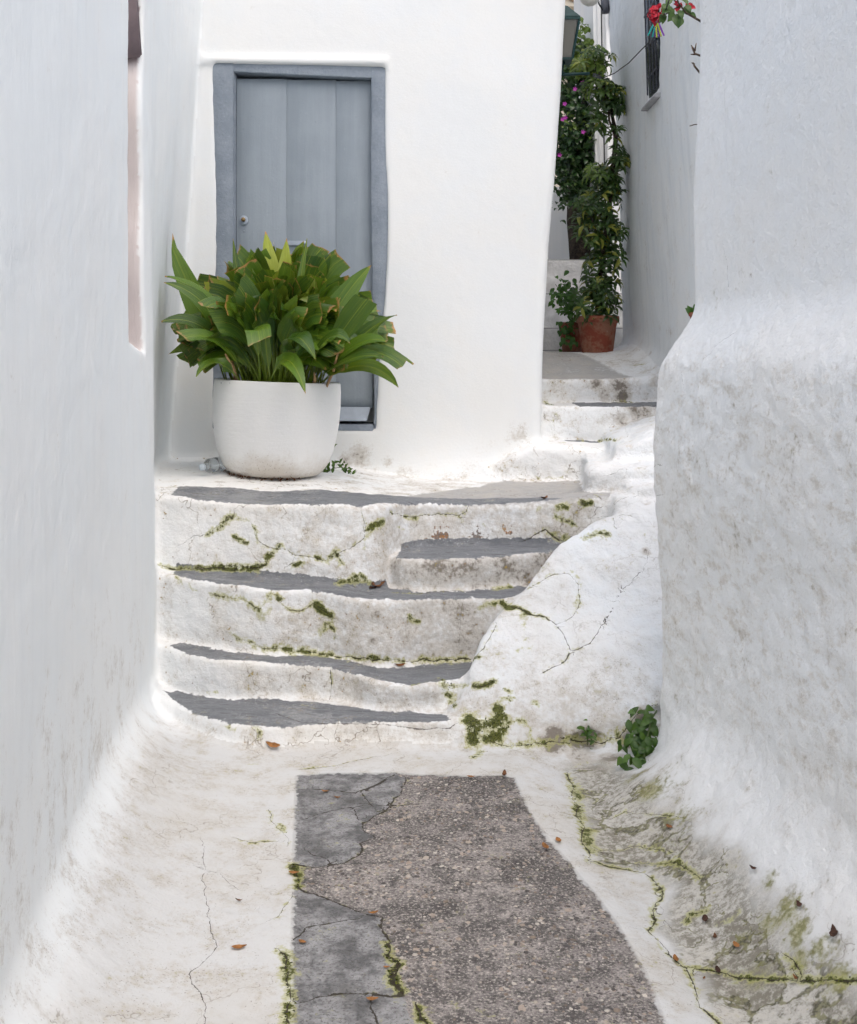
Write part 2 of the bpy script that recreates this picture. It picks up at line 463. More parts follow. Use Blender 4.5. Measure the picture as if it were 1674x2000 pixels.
# floor, left
line([(395,1640),(400,1700),(398,1740),(410,1800),(425,1850),(405,1872),(370,1900),(385,1930),(402,1965),(400,2000)], .0012)
line([(588,1500),(651,1494),(701,1480),(757,1471)], .0015, .009, .5)
line([(463,1638),(492,1647),(520,1643),(546,1645)], .0012, .01, .6)
line([(525,1582),(534,1607),(550,1624),(563,1649)], .0012, .012, .58)
line([(545,1610),(556,1625)], .0, .016, .75)
line([(545,1855),(557,1862),(563,1900),(567,1940),(560,1975),(565,2005)], .003, .022, .85)
line([(572,1690),(580,1705),(582,1730)], .002, .02, .9)
line([(480,1495),(500,1492)], .0, .01, .6); line([(520,1800),(545,1790),(555,1770),(572,1750)], .0010, .01, .5)
line([(380,1690),(430,1705),(465,1735)], .0007)
line([(1060,1540),(1080,1550),(1130,1556)], .0007); line([(1005,1557),(1080,1557)], .0006)
# cracks in the bare cement
line([(584,1540),(640,1541),(693,1547),(730,1532),(768,1513)], 0.0037)
line([(715,1540),(745,1526),(768,1513)], 0.0085)
line([(709,1549),(720,1565),(734,1582),(755,1578)], 0.0034, .008, .5)
line([(588,1599),(634,1584),(688,1574),(743,1570),(818,1565)], 0.0032)
line([(688,1574),(695,1588),(700,1598)], 0.0027)
line([(793,1519),(780,1549),(755,1578),(709,1603),(709,1620),(734,1632),(701,1641),(709,1657),(672,1682),(617,1691),(580,1687)], 0.0044, .009, .42)
line([(600,1660),(640,1676),(650,1690)], 0.0027)
line([(584,1733),(634,1749),(693,1774),(747,1787),(743,1808),(760,1837),(755,1866),(780,1879),(764,1912),(789,1942),(726,1937),(676,1937),(576,1954)], 0.0051, .010, .35)
line([(757,1840),(758,1866),(780,1880),(768,1905),(785,1935)], 0.0085, .018, .95)
line([(576,1830),(592,1818),(598,1806),(640,1800),(700,1790)], 0.0027)
line([(818,1963),(822,1985),(835,1998)], 0.0041, .016, .9)
line([(726,1937),(722,1960),(735,1985),(740,2005)], 0.0034)
# upper steps in the passage
line([(1062,735),(1075,740),(1100,741)], .001)
line([(1172,788),(1200,781),(1250,786)], .002, .011, .5)
line([(1170,860),(1200,857)], .0, .011, .8); line([(1095,866),(1140,860),(1150,866)], .0, .008, .6); line([(1066,786),(1080,790)], .0, .014, .9)
line([(1205,795),(1220,830),(1225,850)], .0008)
line([(1085,805),(1082,830),(1088,860)], .0006, .007, .4)
line([(1050,932),(1100,932),(1160,930)], .0, .008, .5)
line([(1160,875),(1182,880)], .001)
line([(1203,722),(1250,712),(1270,708)], .0008, .01, .5)
# right hand wall and walls
line([(1413,180),(1416,260),(1419,330)], .0003)
line([(1412,480),(1420,520),(1421,560)], .0005)
line([(1380,690),(1400,670),(1430,650)], .0006); line([(1330,748),(1328,735)], .0008)

_allp = hit(np.array([p for L in LINES for p in L[0]], float)); _i = 0
for L in LINES:
    draw(L[0], _allp[_i:_i + len(L[0])], *L[1:]); _i += len(L[0])
# grime
dirt += per_prim(floor=.40, step1=.30, step2=.30, step3=.36, step3b=.46, landing=.30, a1=.22, a2=.34, a3=.40, bank=.14, left=.06, house=.05, right=.14, alleyright=.18)
st = per_prim(step1=1, step2=1, step3=1, step3b=1, landing=1)
dirt += st * (.13 + .22 * sstep(-.7, .1, X) - .14 * sstep(-.5, -1.1, X) - .1 * sstep(5.3, 5.7, Y))
dirt += per_prim(right=1) * (.08 * sstep(1.7, 1.3, Z) - .30 * sstep(1.35, 1.7, Z) - .22 * sstep(.25, .02, Z))
dirt += per_prim(bank=1) * (.30 * sstep(.40, .0, Z) + .10)
dirt += per_prim(left=1) * .26 * sstep(1.1, .3, Z) * sstep(5.0, 4.2, Y)
dirt += per_prim(house=1) * .2 * sstep(1.02, .86, Z)
blobs([(735,1197,22,.9),(728,1250,20,1.0),(720,1150,14,.8),(863,1048,30,.75),(933,1045,26,.75),(1000,1040,30,.5),(1110,1385,55,.8),(1085,1442,42,1.35),(1150,1444,32,1.45),(1255,1402,26,1.45),(1120,1446,30,1.3),(1225,1445,26,1.2),(1170,1500,40,1.0),(1262,985,14,.7),(1262,1075,14,1.15),(1175,955,22,.5),(1215,1000,18,.55),(1230,870,10,.8),(1195,960,14,.6),(1208,752,26,1.15),(1165,748,20,1.0),(1215,775,20,1.2),(1245,800,40,.95),(1215,820,20,1.05),(1180,770,20,.9),(1275,745,20,.9),(700,890,28,.95),(680,900,20,.95),(760,905,16,.6),(1010,850,30,.55),(980,905,60,.4),(1470,470,8,.9),(1465,540,7,1.0),(1270,690,8,.9),(1310,650,20,.35),(540,910,30,.3),(1290,640,30,.4),(430,940,14,.75),(1180,500,40,.3),(1130,1470,60,.8),(1190,1480,50,.9)], dirt)
blobs([(860,1050,20,.8),(932,1046,18,.75),(872,1046,8,.95),(918,1058,12,.7),(955,1052,14,.6),(830,1055,12,.5),(995,1040,14,.5)], rust)

def poly_sd(px, py, poly):
    d = np.full(len(px), 1e9); ins = np.zeros(len(px), bool)
    n = len(poly)
    for i in range(n):
        ax, ay = poly[i]; bx, by = poly[(i + 1) % n]
        ex, ey = bx - ax, by - ay
        t = np.clip(((px - ax) * ex + (py - ay) * ey) / max(ex * ex + ey * ey, 1e-12), 0, 1)
        d = np.minimum(d, (px - ax - t * ex) ** 2 + (py - ay - t * ey) ** 2)
        c = ((ay > py) != (by > py))
        ins ^= c & (px < (bx - ax) * (py - ay) / (by - ay if abs(by - ay) > 1e-12 else 1e-12) + ax)
    return np.where(ins, 1, -1) * np.sqrt(d)
def flat(pts, z):
    return [tuple(atz(a, b, z if not callable(z) else z((a - CX) / FPX * 5))[:2]) for a, b in pts]

# grey paint on the treads (outlines lie on the treads themselves)
gp = np.full(NV, -.3)
def tread_paint(prims, zf, poly, nxt=None, hi_cap=.034):
    q = np.array(poly); lo_, hi_ = q.min(0) - .12, q.max(0) + .12
    j = np.nonzero((X > lo_[0]) & (X < hi_[0]) & (Y > lo_[1]) & (Y < hi_[1]))[0]
    zt = zf(X[j]) if callable(zf) else zf
    s = poly_sd(X[j], Y[j], poly)
    s = np.minimum(s, np.minimum(Z[j] - zt + .011, zt + hi_cap - Z[j]))
    if nxt is not None: s = np.minimum(s, nxt(X[j]) - .012 - Y[j])
    gp[j] = np.maximum(gp[j], s)
def edge_poly(edge, zf, front, back):
    """front: x positions along the nosing; back: photograph points along the inner line"""
    f = [(x, float(edge(np.array([x]))[0]) + o) for x, o in front]
    b = []
    for (a, c) in back:
        z = zf
        if callable(zf):
            x0 = (a - CX) / FPX * 5
            z = float(zf(np.array([x0]))[0])
        p = atz(a, c, z); b.append((p.x, p.y))
    return f + b
tread_paint(['step1'], Z1, edge_poly(edge1, Z1, [(-1.16, .05), (-1.10, .03), (-1.0, .02), (-.9, .012), (-.79, .008), (-.59, .006), (-.49, .012), (-.2, .016), (.08, .02)], [(880,1405),(865,1392),(700,1381),(530,1364),(400,1350),(350,1350),(332,1354)]), edge2, .10)
tread_paint(['step2'], tread2, edge_poly(edge2, tread2, [(-1.15, .03), (-1.05, .012), (-.92, .012), (-.65, .01), (-.43, .014), (-.3, .01), (-.08, .01), (.10, .012), (.19, .03)], [(955,1288),(930,1284),(740,1282),(600,1272),(450,1263),(400,1259),(360,1256),(338,1258)]), edge3)
tread_paint(['step3'], tread3, edge_poly(edge3, tread3, [(-1.16, .03), (-1.05, .013), (-.92, .012), (-.69, .01), (-.54, .014), (-.216, .008), (.03, .008), (.42, .01)], [(1080,1150),(1000,1144),(700,1142),(650,1138),(560,1126),(480,1117),(420,1110),(345,1107)]), lambda x: np.where(x < -.19, edge4(x), edge3b(np.clip(x, -.19, 2))))
tread_paint(['step3b'], .65, edge_poly(edge3b, .65, [(-.155, .03), (-.1, .015), (.03, .012), (.2, .012), (.336, .012), (.55, .012), (.70, .03)], [(1135,1056),(1050,1055),(900,1058),(840,1064),(790,1070)]), edge4)
tread_paint(['landing'], lambda x: landing_z(x, np.full(len(x), 5.3)) - .004, edge_poly(edge4, .88, [(-1.21, .03), (-1.08, .013), (-.867, .012), (-.5, .01), (-.3, .01), (-.11, .01), (.1, .012), (.3, .012), (.58, .015), (.66, .04)], [(1085,964),(1060,960),(930,960),(820,961),(730,963),(640,962),(540,965),(470,963),(400,962),(350,964)]))
gp2 = np.full(NV, -.3)       # paler worn cement on the landing and in the passage
j = np.nonzero(np.isin(OWN, [NAMES.index('landing')]))[0]
gp2[j] = np.minimum(poly_sd(X[j], Y[j], [(-.16, 5.62), (0, 5.9), (.25, 6.25), (.5, 6.7), (1.3, 6.75), (1.3, 5.5), (.62, 5.46), (.2, 5.46)]), (MN[j, 2] - .6) * .06)
j = np.nonzero(np.isin(OWN, [NAMES.index('a3')]))[0]
gp2[j] = np.minimum(poly_sd(X[j], Y[j], [(.6, 7.45), (.93, 7.34), (1.2, 7.33), (1.34, 7.42), (1.24, 7.75), (1.1, 8.1), (.98, 8.45), (.9, 9.0), (.5, 9)]), (MN[j, 2] - .6) * .06)
j = np.nonzero(np.isin(OWN, [NAMES.index('a2'), NAMES.index('a1')]))[0]
gp[j] = np.maximum(gp[j], np.minimum(np.where(OWN[j] == NAMES.index('a2'), X[j] - .93, np.minimum(X[j] - .84, Y[j] - 6.86)), (MN[j, 2] - .6) * .06))

# unpainted strip of the floor
BARE = flat([(580,1515),(640,1512),(765,1509),(880,1513),(1003,1515),(1030,1578),(1072,1640),(1110,1680),(1160,1740),(1205,1800),(1262,1900),(1302,2000)], 0)
BARE = [(-.60, 1.1)] + [flat([(571,2000)], 0)[0], flat([(573,1800)], 0)[0], flat([(576,1650)], 0)[0]] + BARE + [(.72, 1.1)]
bare = np.full(NV, -1.0)
j = np.nonzero((OWN == 0) & (Z < .2))[0]
bare[j] = poly_sd(X[j], Y[j], BARE)
CEM1 = flat([(570,1510),(768,1508),(793,1519),(780,1549),(755,1578),(709,1603),(709,1620),(734,1632),(701,1641),(709,1657),(672,1682),(617,1691),(570,1687)], 0)
CEM2 = flat([(565,1728),(634,1749),(693,1774),(747,1787),(743,1808),(760,1837),(755,1866),(780,1879),(764,1912),(789,1942),(800,1985),(836,2005),(800,2100),(700,2300),(500,2300),(560,1900)], 0)
cem = np.full(NV, -1.0)
cem[j] = np.maximum(poly_sd(X[j], Y[j], CEM1), poly_sd(X[j], Y[j], CEM2))
_g = hit([(1110,1490),(1180,1478),(1245,1505),(1330,1585),(1440,1645),(1490,1700),(1530,1755),(1552,1800),(1600,1835),(1674,1900)])
_g2 = hit([(1400,1998),(1330,1885),(1270,1812),(1290,1742),(1258,1704),(1150,1680),(1137,1640),(1118,1550)])
GUTP = [(p[0], p[1]) for p in _g] + [(_g[-1][0] + .1, 1.3), (_g2[0][0] + .05, 1.3)] + [(p[0], p[1]) for p in _g2]
gut = np.full(NV, -1.0)
j = np.nonzero(np.isin(OWN, [0, NAMES.index('right'), NAMES.index('bank')]) & (Z < .35))[0]
gut[j] = np.minimum(poly_sd(X[j], Y[j], GUTP), (.30 - Z[j]) * .6)
green = np.zeros(NV)
blobs([(1280,1545,60,.75),(1230,1520,40,.6),(1330,1590,45,.6),(1500,1715,30,.6),(1540,1780,40,.75),(1600,1850,45,.8),(1555,1830,50,.85),(1500,1800,45,.75),(1450,1830,40,.5),(1640,1905,40,.8),(1480,1905,50,.6),(1140,1600,40,.6),(1310,1650,60,.4),(1400,1700,60,.3),(1560,1870,40,.8)], green)

_ww = np.exp(-(_D - _D.min(1, keepdims=True)) / .09); _ww /= _ww.sum(1, keepdims=True)
def wide(*names): return _ww[:, [NAMES.index(n) for n in names]].sum(1)
tone = wide('floor', 'step1', 'step2', 'step3', 'step3b', 'landing', 'a1', 'a2', 'a3') * (1 - .75 * sstep(5.3, 5.7, Y) * (Y < 7)) 
tone = tone * (1 - .5 * sstep(-.75, -1.1, X) * sstep(4.3, 4.7, Y))
mott = wide('right') * (1 - .85 * sstep(1.45, 1.65, Z)) * sstep(.12, .5, Z)
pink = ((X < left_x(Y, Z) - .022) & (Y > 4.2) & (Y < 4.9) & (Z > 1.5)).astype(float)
# relief
amp1 = per_prim(default=.008, floor=.006, bank=.026, right=.016, step1=.009, step2=.011, step3=.011, step3b=.010, landing=.010, left=.005, house=.0012, a1=.016)
amp2 = per_prim(default=.004, floor=.004, bank=.012, right=.009, step1=.006, step2=.007, step3=.007, step3b=.005, landing=.006, left=.002, house=.0008, a1=.008)
disp = per_prim(house=.005) * n_lo + amp1 * n_lo * 1.0 + amp1 * .8 * n_md + amp2 * n_hi + amp2 * .45 * n_vh
disp *= 1 - .65 * per_prim(right=1) * sstep(1.55, 1.75, Z)
disp -= .004 * np.exp(-(cru / .012) ** 2) * (crw > .0012)
disp += np.clip(cem, -.02, .0) * .1 + np.where(bare > 0, -.002, 0)
disp += .004 * np.clip(moss - .5, 0, .6) * (1 + n_vh * 2)
disp *= sstep(.0, .06, np.abs(Z - 4.25) + .02)
MP = MV + MN * disp[:, None]
MNd = vert_normals(MP, MQ)

FOWN = np.stack([OWN[MQ[:, i]] for i in range(4)], 1)
cen = MV[MQ].mean(1)
FO = np.stack([f(cen[:, 0], cen[:, 1], cen[:, 2]) for n, f, k in PRIMS], 1).argmin(1)
ATTR = dict(crs=crs, cru=cru, crw=crw, moss=moss, dirt=dirt, rust=rust, gp=gp, gp2=gp2, bare=bare, cem=cem, gut=gut, green=green, tone=tone, mott=mott, pink=pink)

def mesh_np(name, V, Q, attrs=None, normals=None):
    me = bpy.data.meshes.new(name)
    me.vertices.add(len(V)); me.vertices.foreach_set('co', np.ascontiguousarray(V, np.float32).ravel())
    n = Q.shape[1]
    me.loops.add(len(Q) * n); me.loops.foreach_set('vertex_index', np.ascontiguousarray(Q, np.int32).ravel())
    me.polygons.add(len(Q)); me.polygons.foreach_set('loop_start', np.arange(0, len(Q) * n, n, dtype=np.int32))
    me.update(calc_edges=True)
    me.polygons.foreach_set('use_smooth', np.ones(len(Q), bool))
    for k, a in (attrs or {}).items():
        at_ = me.attributes.new(k, 'FLOAT', 'POINT'); at_.data.foreach_set('value', np.ascontiguousarray(a, np.float32))
    if normals is not None:
        me.normals_split_custom_set_from_vertices(normals.tolist())
    me.update()
    return me
def masonry(prim, name, material, parent=None):
    f = MQ[FO == NAMES.index(prim)]
    ids, inv = np.unique(f, return_inverse=True)
    me = mesh_np(name, MP[ids], inv.reshape(-1, 4), {k: a[ids] for k, a in ATTR.items()}, MNd[ids])
    me.materials.append(material)
    o = bpy.data.objects.new(name, me); COL.objects.link(o)
    if parent: set_parent(o, parent)
    return o

def tag(o, label=None, cat=None, group=None, kind=None):
    if label: o['label'] = label
    if cat: o['category'] = cat
    if group: o['group'] = group
    if kind: o['kind'] = kind
    return o
def empty(name, loc, label=None, cat=None, group=None):
    o = bpy.data.objects.new(name, None); COL.objects.link(o); o.location = loc
    o.empty_display_size = .1
    return tag(o, label, cat, group)
def set_parent(o, parent):
    """parent without moving the child: empties stand at their thing's base, mesh parents at the origin"""
    o.parent = parent
    if parent.type == 'EMPTY':
        o.matrix_parent_inverse = Matrix.LocRotScale(parent.location, parent.rotation_euler, parent.scale).inverted()
print('MASKS', _t.time() - _t0)

# ------------------------------------------------------------------ materials
class NT:
    def __init__(s, name):
        s.m = bpy.data.materials.new(name); s.m.use_nodes = True
        s.t = s.m.node_tree; s.b = s.t.nodes['Principled BSDF']; s.out = s.t.nodes['Material Output']
    def put(s, sock, v):
        if isinstance(v, bpy.types.NodeSocket): s.t.links.new(v, sock)
        elif isinstance(v, (tuple, list)): sock.default_value = (*v, 1) if len(sock.default_value) == 4 and len(v) == 3 else v
        else: sock.default_value = v
    def n(s, kind, **kw):
        nd = s.t.nodes.new('ShaderNode' + kind)
        for k, v in kw.items(): setattr(nd, k, v)
        return nd
    def math(s, op, a, b=0.0, c=None, clamp=False):
        nd = s.n('Math', operation=op, use_clamp=clamp)
        s.put(nd.inputs[0], a); s.put(nd.inputs[1], b)
        if c is not None: s.put(nd.inputs[2], c)
        return nd.outputs[0]
    def add(s, a, b): return s.math('ADD', a, b)
    def sub(s, a, b): return s.math('SUBTRACT', a, b)
    def mul(s, a, b): return s.math('MULTIPLY', a, b)
    def mx(s, a, b): return s.math('MAXIMUM', a, b)
    def mn(s, a, b): return s.math('MINIMUM', a, b)
    def step(s, x, lo, hi, a=0.0, b=1.0):
        nd = s.n('MapRange', interpolation_type='SMOOTHSTEP')
        for i, v in enumerate((x, lo, hi, a, b)): s.put(nd.inputs[i], v)
        return nd.outputs[0]
    def lin(s, x, lo, hi, a=0.0, b=1.0):
        nd = s.n('MapRange')
        for i, v in enumerate((x, lo, hi, a, b)): s.put(nd.inputs[i], v)
        return nd.outputs[0]
    def mix(s, f, a, b, mode='MIX'):
        nd = s.n('Mix', data_type='RGBA', blend_type=mode)
        s.put(nd.inputs[0], f); s.put(nd.inputs[6], a); s.put(nd.inputs[7], b)
        return nd.outputs[2]
    def attr(s, name): return s.n('Attribute', attribute_name=name).outputs['Fac']
    def pos(s): return s.n('NewGeometry').outputs['Position']
    def obj(s): return s.n('TexCoord').outputs['Object']
    def scale(s, v, xyz):
        nd = s.n('VectorMath', operation='MULTIPLY'); s.put(nd.inputs[0], v); nd.inputs[1].default_value = xyz
        return nd.outputs[0]
    def noise(s, v, sc, det=4, rough=.55, dist=0.0, col=False):
        nd = s.n('TexNoise'); s.put(nd.inputs['Vector'], v)
        for k, q in (('Scale', sc), ('Detail', det), ('Roughness', rough), ('Distortion', dist)): nd.inputs[k].default_value = q
        return nd.outputs['Color' if col else 'Fac']
    def sep(s, v, i):
        nd = s.n('SeparateXYZ'); s.put(nd.inputs[0], v)
        return nd.outputs[i]
    def voro(s, v, sc, feat='F1', out='Distance', rand=1.0):
        nd = s.n('TexVoronoi', feature=feat); s.put(nd.inputs['Vector'], v); nd.inputs['Scale'].default_value = sc
        nd.inputs['Randomness'].default_value = rand
        return nd.outputs[out]
    def bump(s, h, dist=1.0, strength=1.0):
        nd = s.n('Bump'); s.put(nd.inputs['Height'], h); nd.inputs['Distance'].default_value = dist; s.put(nd.inputs['Strength'], strength)
        s.t.links.new(nd.outputs[0], s.b.inputs['Normal'])
    def fin(s, col, rough=.8, spec=.3):
        s.put(s.b.inputs['Base Color'], col); s.put(s.b.inputs['Roughness'], rough); s.b.inputs['Specular IOR Level'].default_value = spec
        return s.m

def limewash(name, use, grain=None, streak=.0, rough_h=1.0, crackle=0.0, wall=((.82, .838, .846), (.83, .834, .826)), ground=((.605, .612, .612), (.575, .568, .548))):
    s = NT(name)
    P = s.pos()
    n2 = s.noise(P, 8., 4, .62); n3 = s.noise(P, 52., 3, .6); n4 = s.noise(P, 200., 1, .5)
    c2 = s.sub(n2, .5); c3 = s.sub(n3, .5)
    n1 = s.noise(P, 1.5, 2, .5)
    w = s.step(s.add(n1, s.mul(c2, .6)), .36, .66)
    base = s.mix(w, *wall)
    if 'tone' in use: base = s.mix(s.step(s.add(s.attr('tone'), s.mul(c2, .5)), .15, .85), base, s.mix(w, *ground))
    if streak:
        nst = s.noise(s.scale(P, (16, 16, 1.1)), 1.0, 3, .6)
        base = s.mix(s.mul(s.step(nst, .45, .78), streak), base, (.50, .54, .58))
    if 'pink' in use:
        base = s.mix(s.attr('pink'), base, s.mix(s.step(s.sep(P, 2), 2.78, 2.84), (.66, .61, .60), (.27, .21, .22)))  # slot reveal pinkish; its top coloured dark mauve in place of shade
    if 'mott' in use:
        mo = s.noise(s.scale(P, (1, .42, 1)), 19.0, 5, .76, .2)
        mt = s.attr('mott')
        base = s.mix(s.mul(s.step(mo, .47, .68), s.mul(mt, .52)), base, (.64, .605, .54))
        base = s.mix(s.mul(s.step(s.add(n3, s.mul(s.sub(mo, .5), 1.2)), .55, .78), s.mul(mt, .30)), base, (.50, .46, .41))
    dirt = s.attr('dirt')
    dm = s.add(s.mul(c2, 1.3), s.add(s.mul(c3, .9), dirt))
    base = s.mix(s.mul(s.step(dm, .28, .82), .66), base, (.46, .42, .365))
    base = s.mix(s.mul(s.step(dm, .76, 1.08), .82), base, (.15, .125, .10))
    speck = s.step(s.add(n4, s.mul(c2, .5)), .66, .73)
    base = s.mix(s.mul(speck, s.step(dirt, .08, .5, .0, .55)), base, (.16, .135, .105))
    rough = .88
    if 'rust' in use:
        rm = s.step(s.add(s.attr('rust'), s.add(s.mul(c3, 2.4), s.mul(c2, .9))), .46, .56)
        base = s.mix(rm, base, s.mix(s.step(s.add(n2, s.mul(s.sub(n4, .5), .8)), .46, .58), (.19, .165, .15), (.36, .17, .06)))
    if 'bare' in use:
        b = s.attr('bare'); c = s.attr('cem')
        bm = s.step(s.add(b, s.add(s.mul(c3, .034), s.mul(c2, .03))), -.004, .007)
        na = s.noise(P, 130., 2, .7); nb = s.noise(P, 3.4, 4, .68); nc = s.noise(P, 22., 3, .7)
        pale = s.mix(s.step(s.add(n2, s.mul(s.sub(nc, .5), .8)), .30, .66), (.120, .112, .108), (.325, .298, .284))
        pale = s.mix(s.mul(s.step(s.add(nb, s.mul(s.sub(nc, .5), .9)), .50, .66), .8), pale, (.095, .088, .085))
        pale = s.mix(s.mul(s.step(s.add(n1, s.mul(s.sub(nb, .5), 1.2)), .50, .74), .6), pale, (.075, .070, .068))
        pale = s.mix(s.mul(s.step(na, .52, .66), .75), pale, (.50, .46, .42))
        pale = s.mix(s.mul(s.step(na, .46, .34), .75), pale, (.06, .056, .056))
        warp = s.n('VectorMath', operation='ADD'); s.put(warp.inputs[0], s.scale(P, (1, .8, 1))); s.put(warp.inputs[1], s.scale(s.noise(P, 60, 1, .5, 0, True), (.016, .016, .016)))
        vn = s.n('TexVoronoi', feature='F1'); s.put(vn.inputs['Vector'], warp.outputs[0]); vn.inputs['Scale'].default_value = 42.
        vd = vn.outputs['Distance']
        sepn = s.n('SeparateColor'); s.put(sepn.inputs[0], vn.outputs['Color'])
        keep = s.mul(s.step(sepn.outputs[0], .55, .58), s.step(s.add(nb, s.mul(c2, .4)), .66, .46))
        rad = s.lin(sepn.outputs[1], 0, 1, .06, .42)
        st_ = s.mul(keep, s.step(s.sub(vd, rad), .04, -.04))
        pc = s.mix(sepn.outputs[2], (.38, .30, .24), (.72, .67, .60))
        pc = s.mix(s.step(sepn.outputs[2], .84, .85), pc, (.09, .085, .085))
        agg = s.mix(s.mul(st_, .85), pale, pc)
        cement = s.mix(s.step(s.add(n2, s.mul(s.sub(nc, .5), .9)), .28, .70), (.13, .13, .133), (.34, .34, .345))
        cement = s.mix(s.mul(s.step(na, .47, .36), .6), cement, (.075, .073, .07))
        cement = s.mix(s.mul(s.step(s.add(nb, s.mul(s.sub(nc, .5), .8)), .56, .74), .65), cement, (.09, .088, .085))
        cm = s.step(s.add(c, s.mul(c3, .035)), -.004, .004)
        base = s.mix(bm, base, s.mix(cm, agg, cement))
    if 'gut' in use:
        # gutter: thin coats lifted and stained in curls
        g = s.attr('gut')
        gm = s.step(s.add(g, s.add(s.mul(c2, .16), s.mul(c3, .05))), -.03, .07)
        gw = s.n('VectorMath', operation='ADD'); s.put(gw.inputs[0], s.scale(P, (1, .8, 1))); s.put(gw.inputs[1], s.scale(s.noise(P, 7, 4, .62, 0, True), (.30, .30, .30)))
        gv = s.n('TexVoronoi', feature='DISTANCE_TO_EDGE'); s.put(gv.inputs['Vector'], gw.outputs[0]); gv.inputs['Scale'].default_value = 5.5
        gc = s.n('TexVoronoi', feature='F1'); s.put(gc.inputs['Vector'], gw.outputs[0]); gc.inputs['Scale'].default_value = 5.5
        gs_ = s.n('SeparateColor'); s.put(gs_.inputs[0], gc.outputs['Color'])
        tn = s.add(s.mul(gs_.outputs[0], .22), s.add(s.add(s.mul(n2, .75), s.mul(s.sub(n4, .5), .35)), s.mul(c3, 1.0)))
        gcol = s.mix(s.step(tn, .25, .74), (.20, .185, .145), (.56, .54, .49))
        base = s.mix(s.mul(gm, s.step(tn, .32, .85, .95, .42)), base, gcol)
        wl_ = s.step(s.add(n1, s.add(s.mul(c2, 1.1), s.mul(c3, .5))), .34, .66, .0, .085)
        cl = s.mul(s.step(gv.outputs['Distance'], wl_, s.mul(wl_, .25)), gm)
        base = s.mix(s.mul(cl, .78), base, s.mix(s.step(n3, .4, .6), (.055, .052, .025), (.17, .165, .07)))
        gx = s.step(s.add(s.attr('green'), s.add(s.mul(c2, 1.5), s.mul(c3, 1.2))), .28, .85)
        base = s.mix(s.mul(gx, .85), base, s.mix(s.step(n3, .4, .62), (.33, .32, .14), (.17, .17, .05)))
    gm_ = None
    if 'gp' in use:
        gj = s.add(s.mul(c2, .030), s.mul(c3, .028))
        gm_ = s.step(s.add(s.attr('gp'), gj), -.0025, .0025)
        ng = s.noise(s.scale(P, (5, 22, 10)), 1.3, 5, .68)
        gcol = s.mix(s.step(s.add(ng, s.mul(c3, .3)), .3, .66), (.135, .144, .158), (.200, .210, .225))
        gcol = s.mix(s.mul(s.step(s.add(n1, s.add(s.mul(c2, .9), s.mul(c3, .6))), .54, .78), .55), gcol, (.33, .335, .34))
        gcol = s.mix(s.mul(s.step(ng, .60, .67), .65), gcol, (.06, .06, .06))
        gcol = s.mix(s.mul(s.step(s.add(n4, s.mul(c2, .5)), .67, .72), .6), gcol, (.50, .51, .52))
        g2 = s.step(s.add(s.attr('gp2'), s.mul(gj, 2.4)), -.02, .02)
        base = s.mix(s.mul(g2, .8), base, s.mix(s.step(s.add(n2, s.mul(c3, .4)), .3, .7), (.25, .245, .24), (.42, .41, .395)))
        base = s.mix(gm_, base, gcol)
        rough = s.step(gm_, 0, 1, .88, .62)
    if 'moss' in use:
        mm = s.add(s.attr('moss'), s.add(s.mul(c2, 1.5), s.add(s.mul(c3, 1.3), s.mul(s.sub(n4, .5), .4))))
        base = s.mix(s.mul(s.step(mm, .26, .62), .66), base, (.42, .42, .17))
        base = s.mix(s.mul(s.step(mm, .58, .83), .96), base, s.mix(s.step(n4, .40, .62), (.032, .038, .010), (.115, .128, .026)))
    if 'crack' in use:
        cs = s.math('ABSOLUTE', s.add(s.attr('crs'), s.add(s.mul(c3, .012), s.mul(c2, .012))))
        wd = s.mul(s.attr('crw'), s.step(s.add(n2, c3), .28, .70, .3, 1.6))
        ck = s.mul(s.step(cs, wd, s.mul(wd, .45)), s.math('LESS_THAN', s.attr('cru'), .021))
        base = s.mix(s.mul(ck, .92), base, (.035, .028, .02))
    if crackle:
        ve = s.n('TexVoronoi', feature='DISTANCE_TO_EDGE')
        wv = s.n('VectorMath', operation='ADD'); s.put(wv.inputs[0], P); s.put(wv.inputs[1], s.scale(s.noise(P, 9, 3, .6, 0, True), (.18, .18, .18)))
        s.put(ve.inputs['Vector'], wv.outputs[0]); ve.inputs['Scale'].default_value = 4.2
        hair = s.mul(s.step(ve.outputs['Distance'], .010, .003), s.step(s.add(n1, s.mul(c2, .7)), .47, .60))
        if 'bare' in use: hair = s.mul(hair, s.sub(1., bm))
        base = s.mix(s.mul(hair, crackle), base, (.22, .19, .15))
    hn = s.noise(P, 20., 4, .68) if grain is None else s.noise(s.scale(P, grain), 1., 4, .7)
    s.bump(s.mul(hn, .011 * rough_h) if 'bare' not in use else s.mul(hn, s.step(s.attr('bare'), -.01, .01, .008 * rough_h, .026)), 1.0, .9)
    s.fin(base, rough, .25)
    return s.m

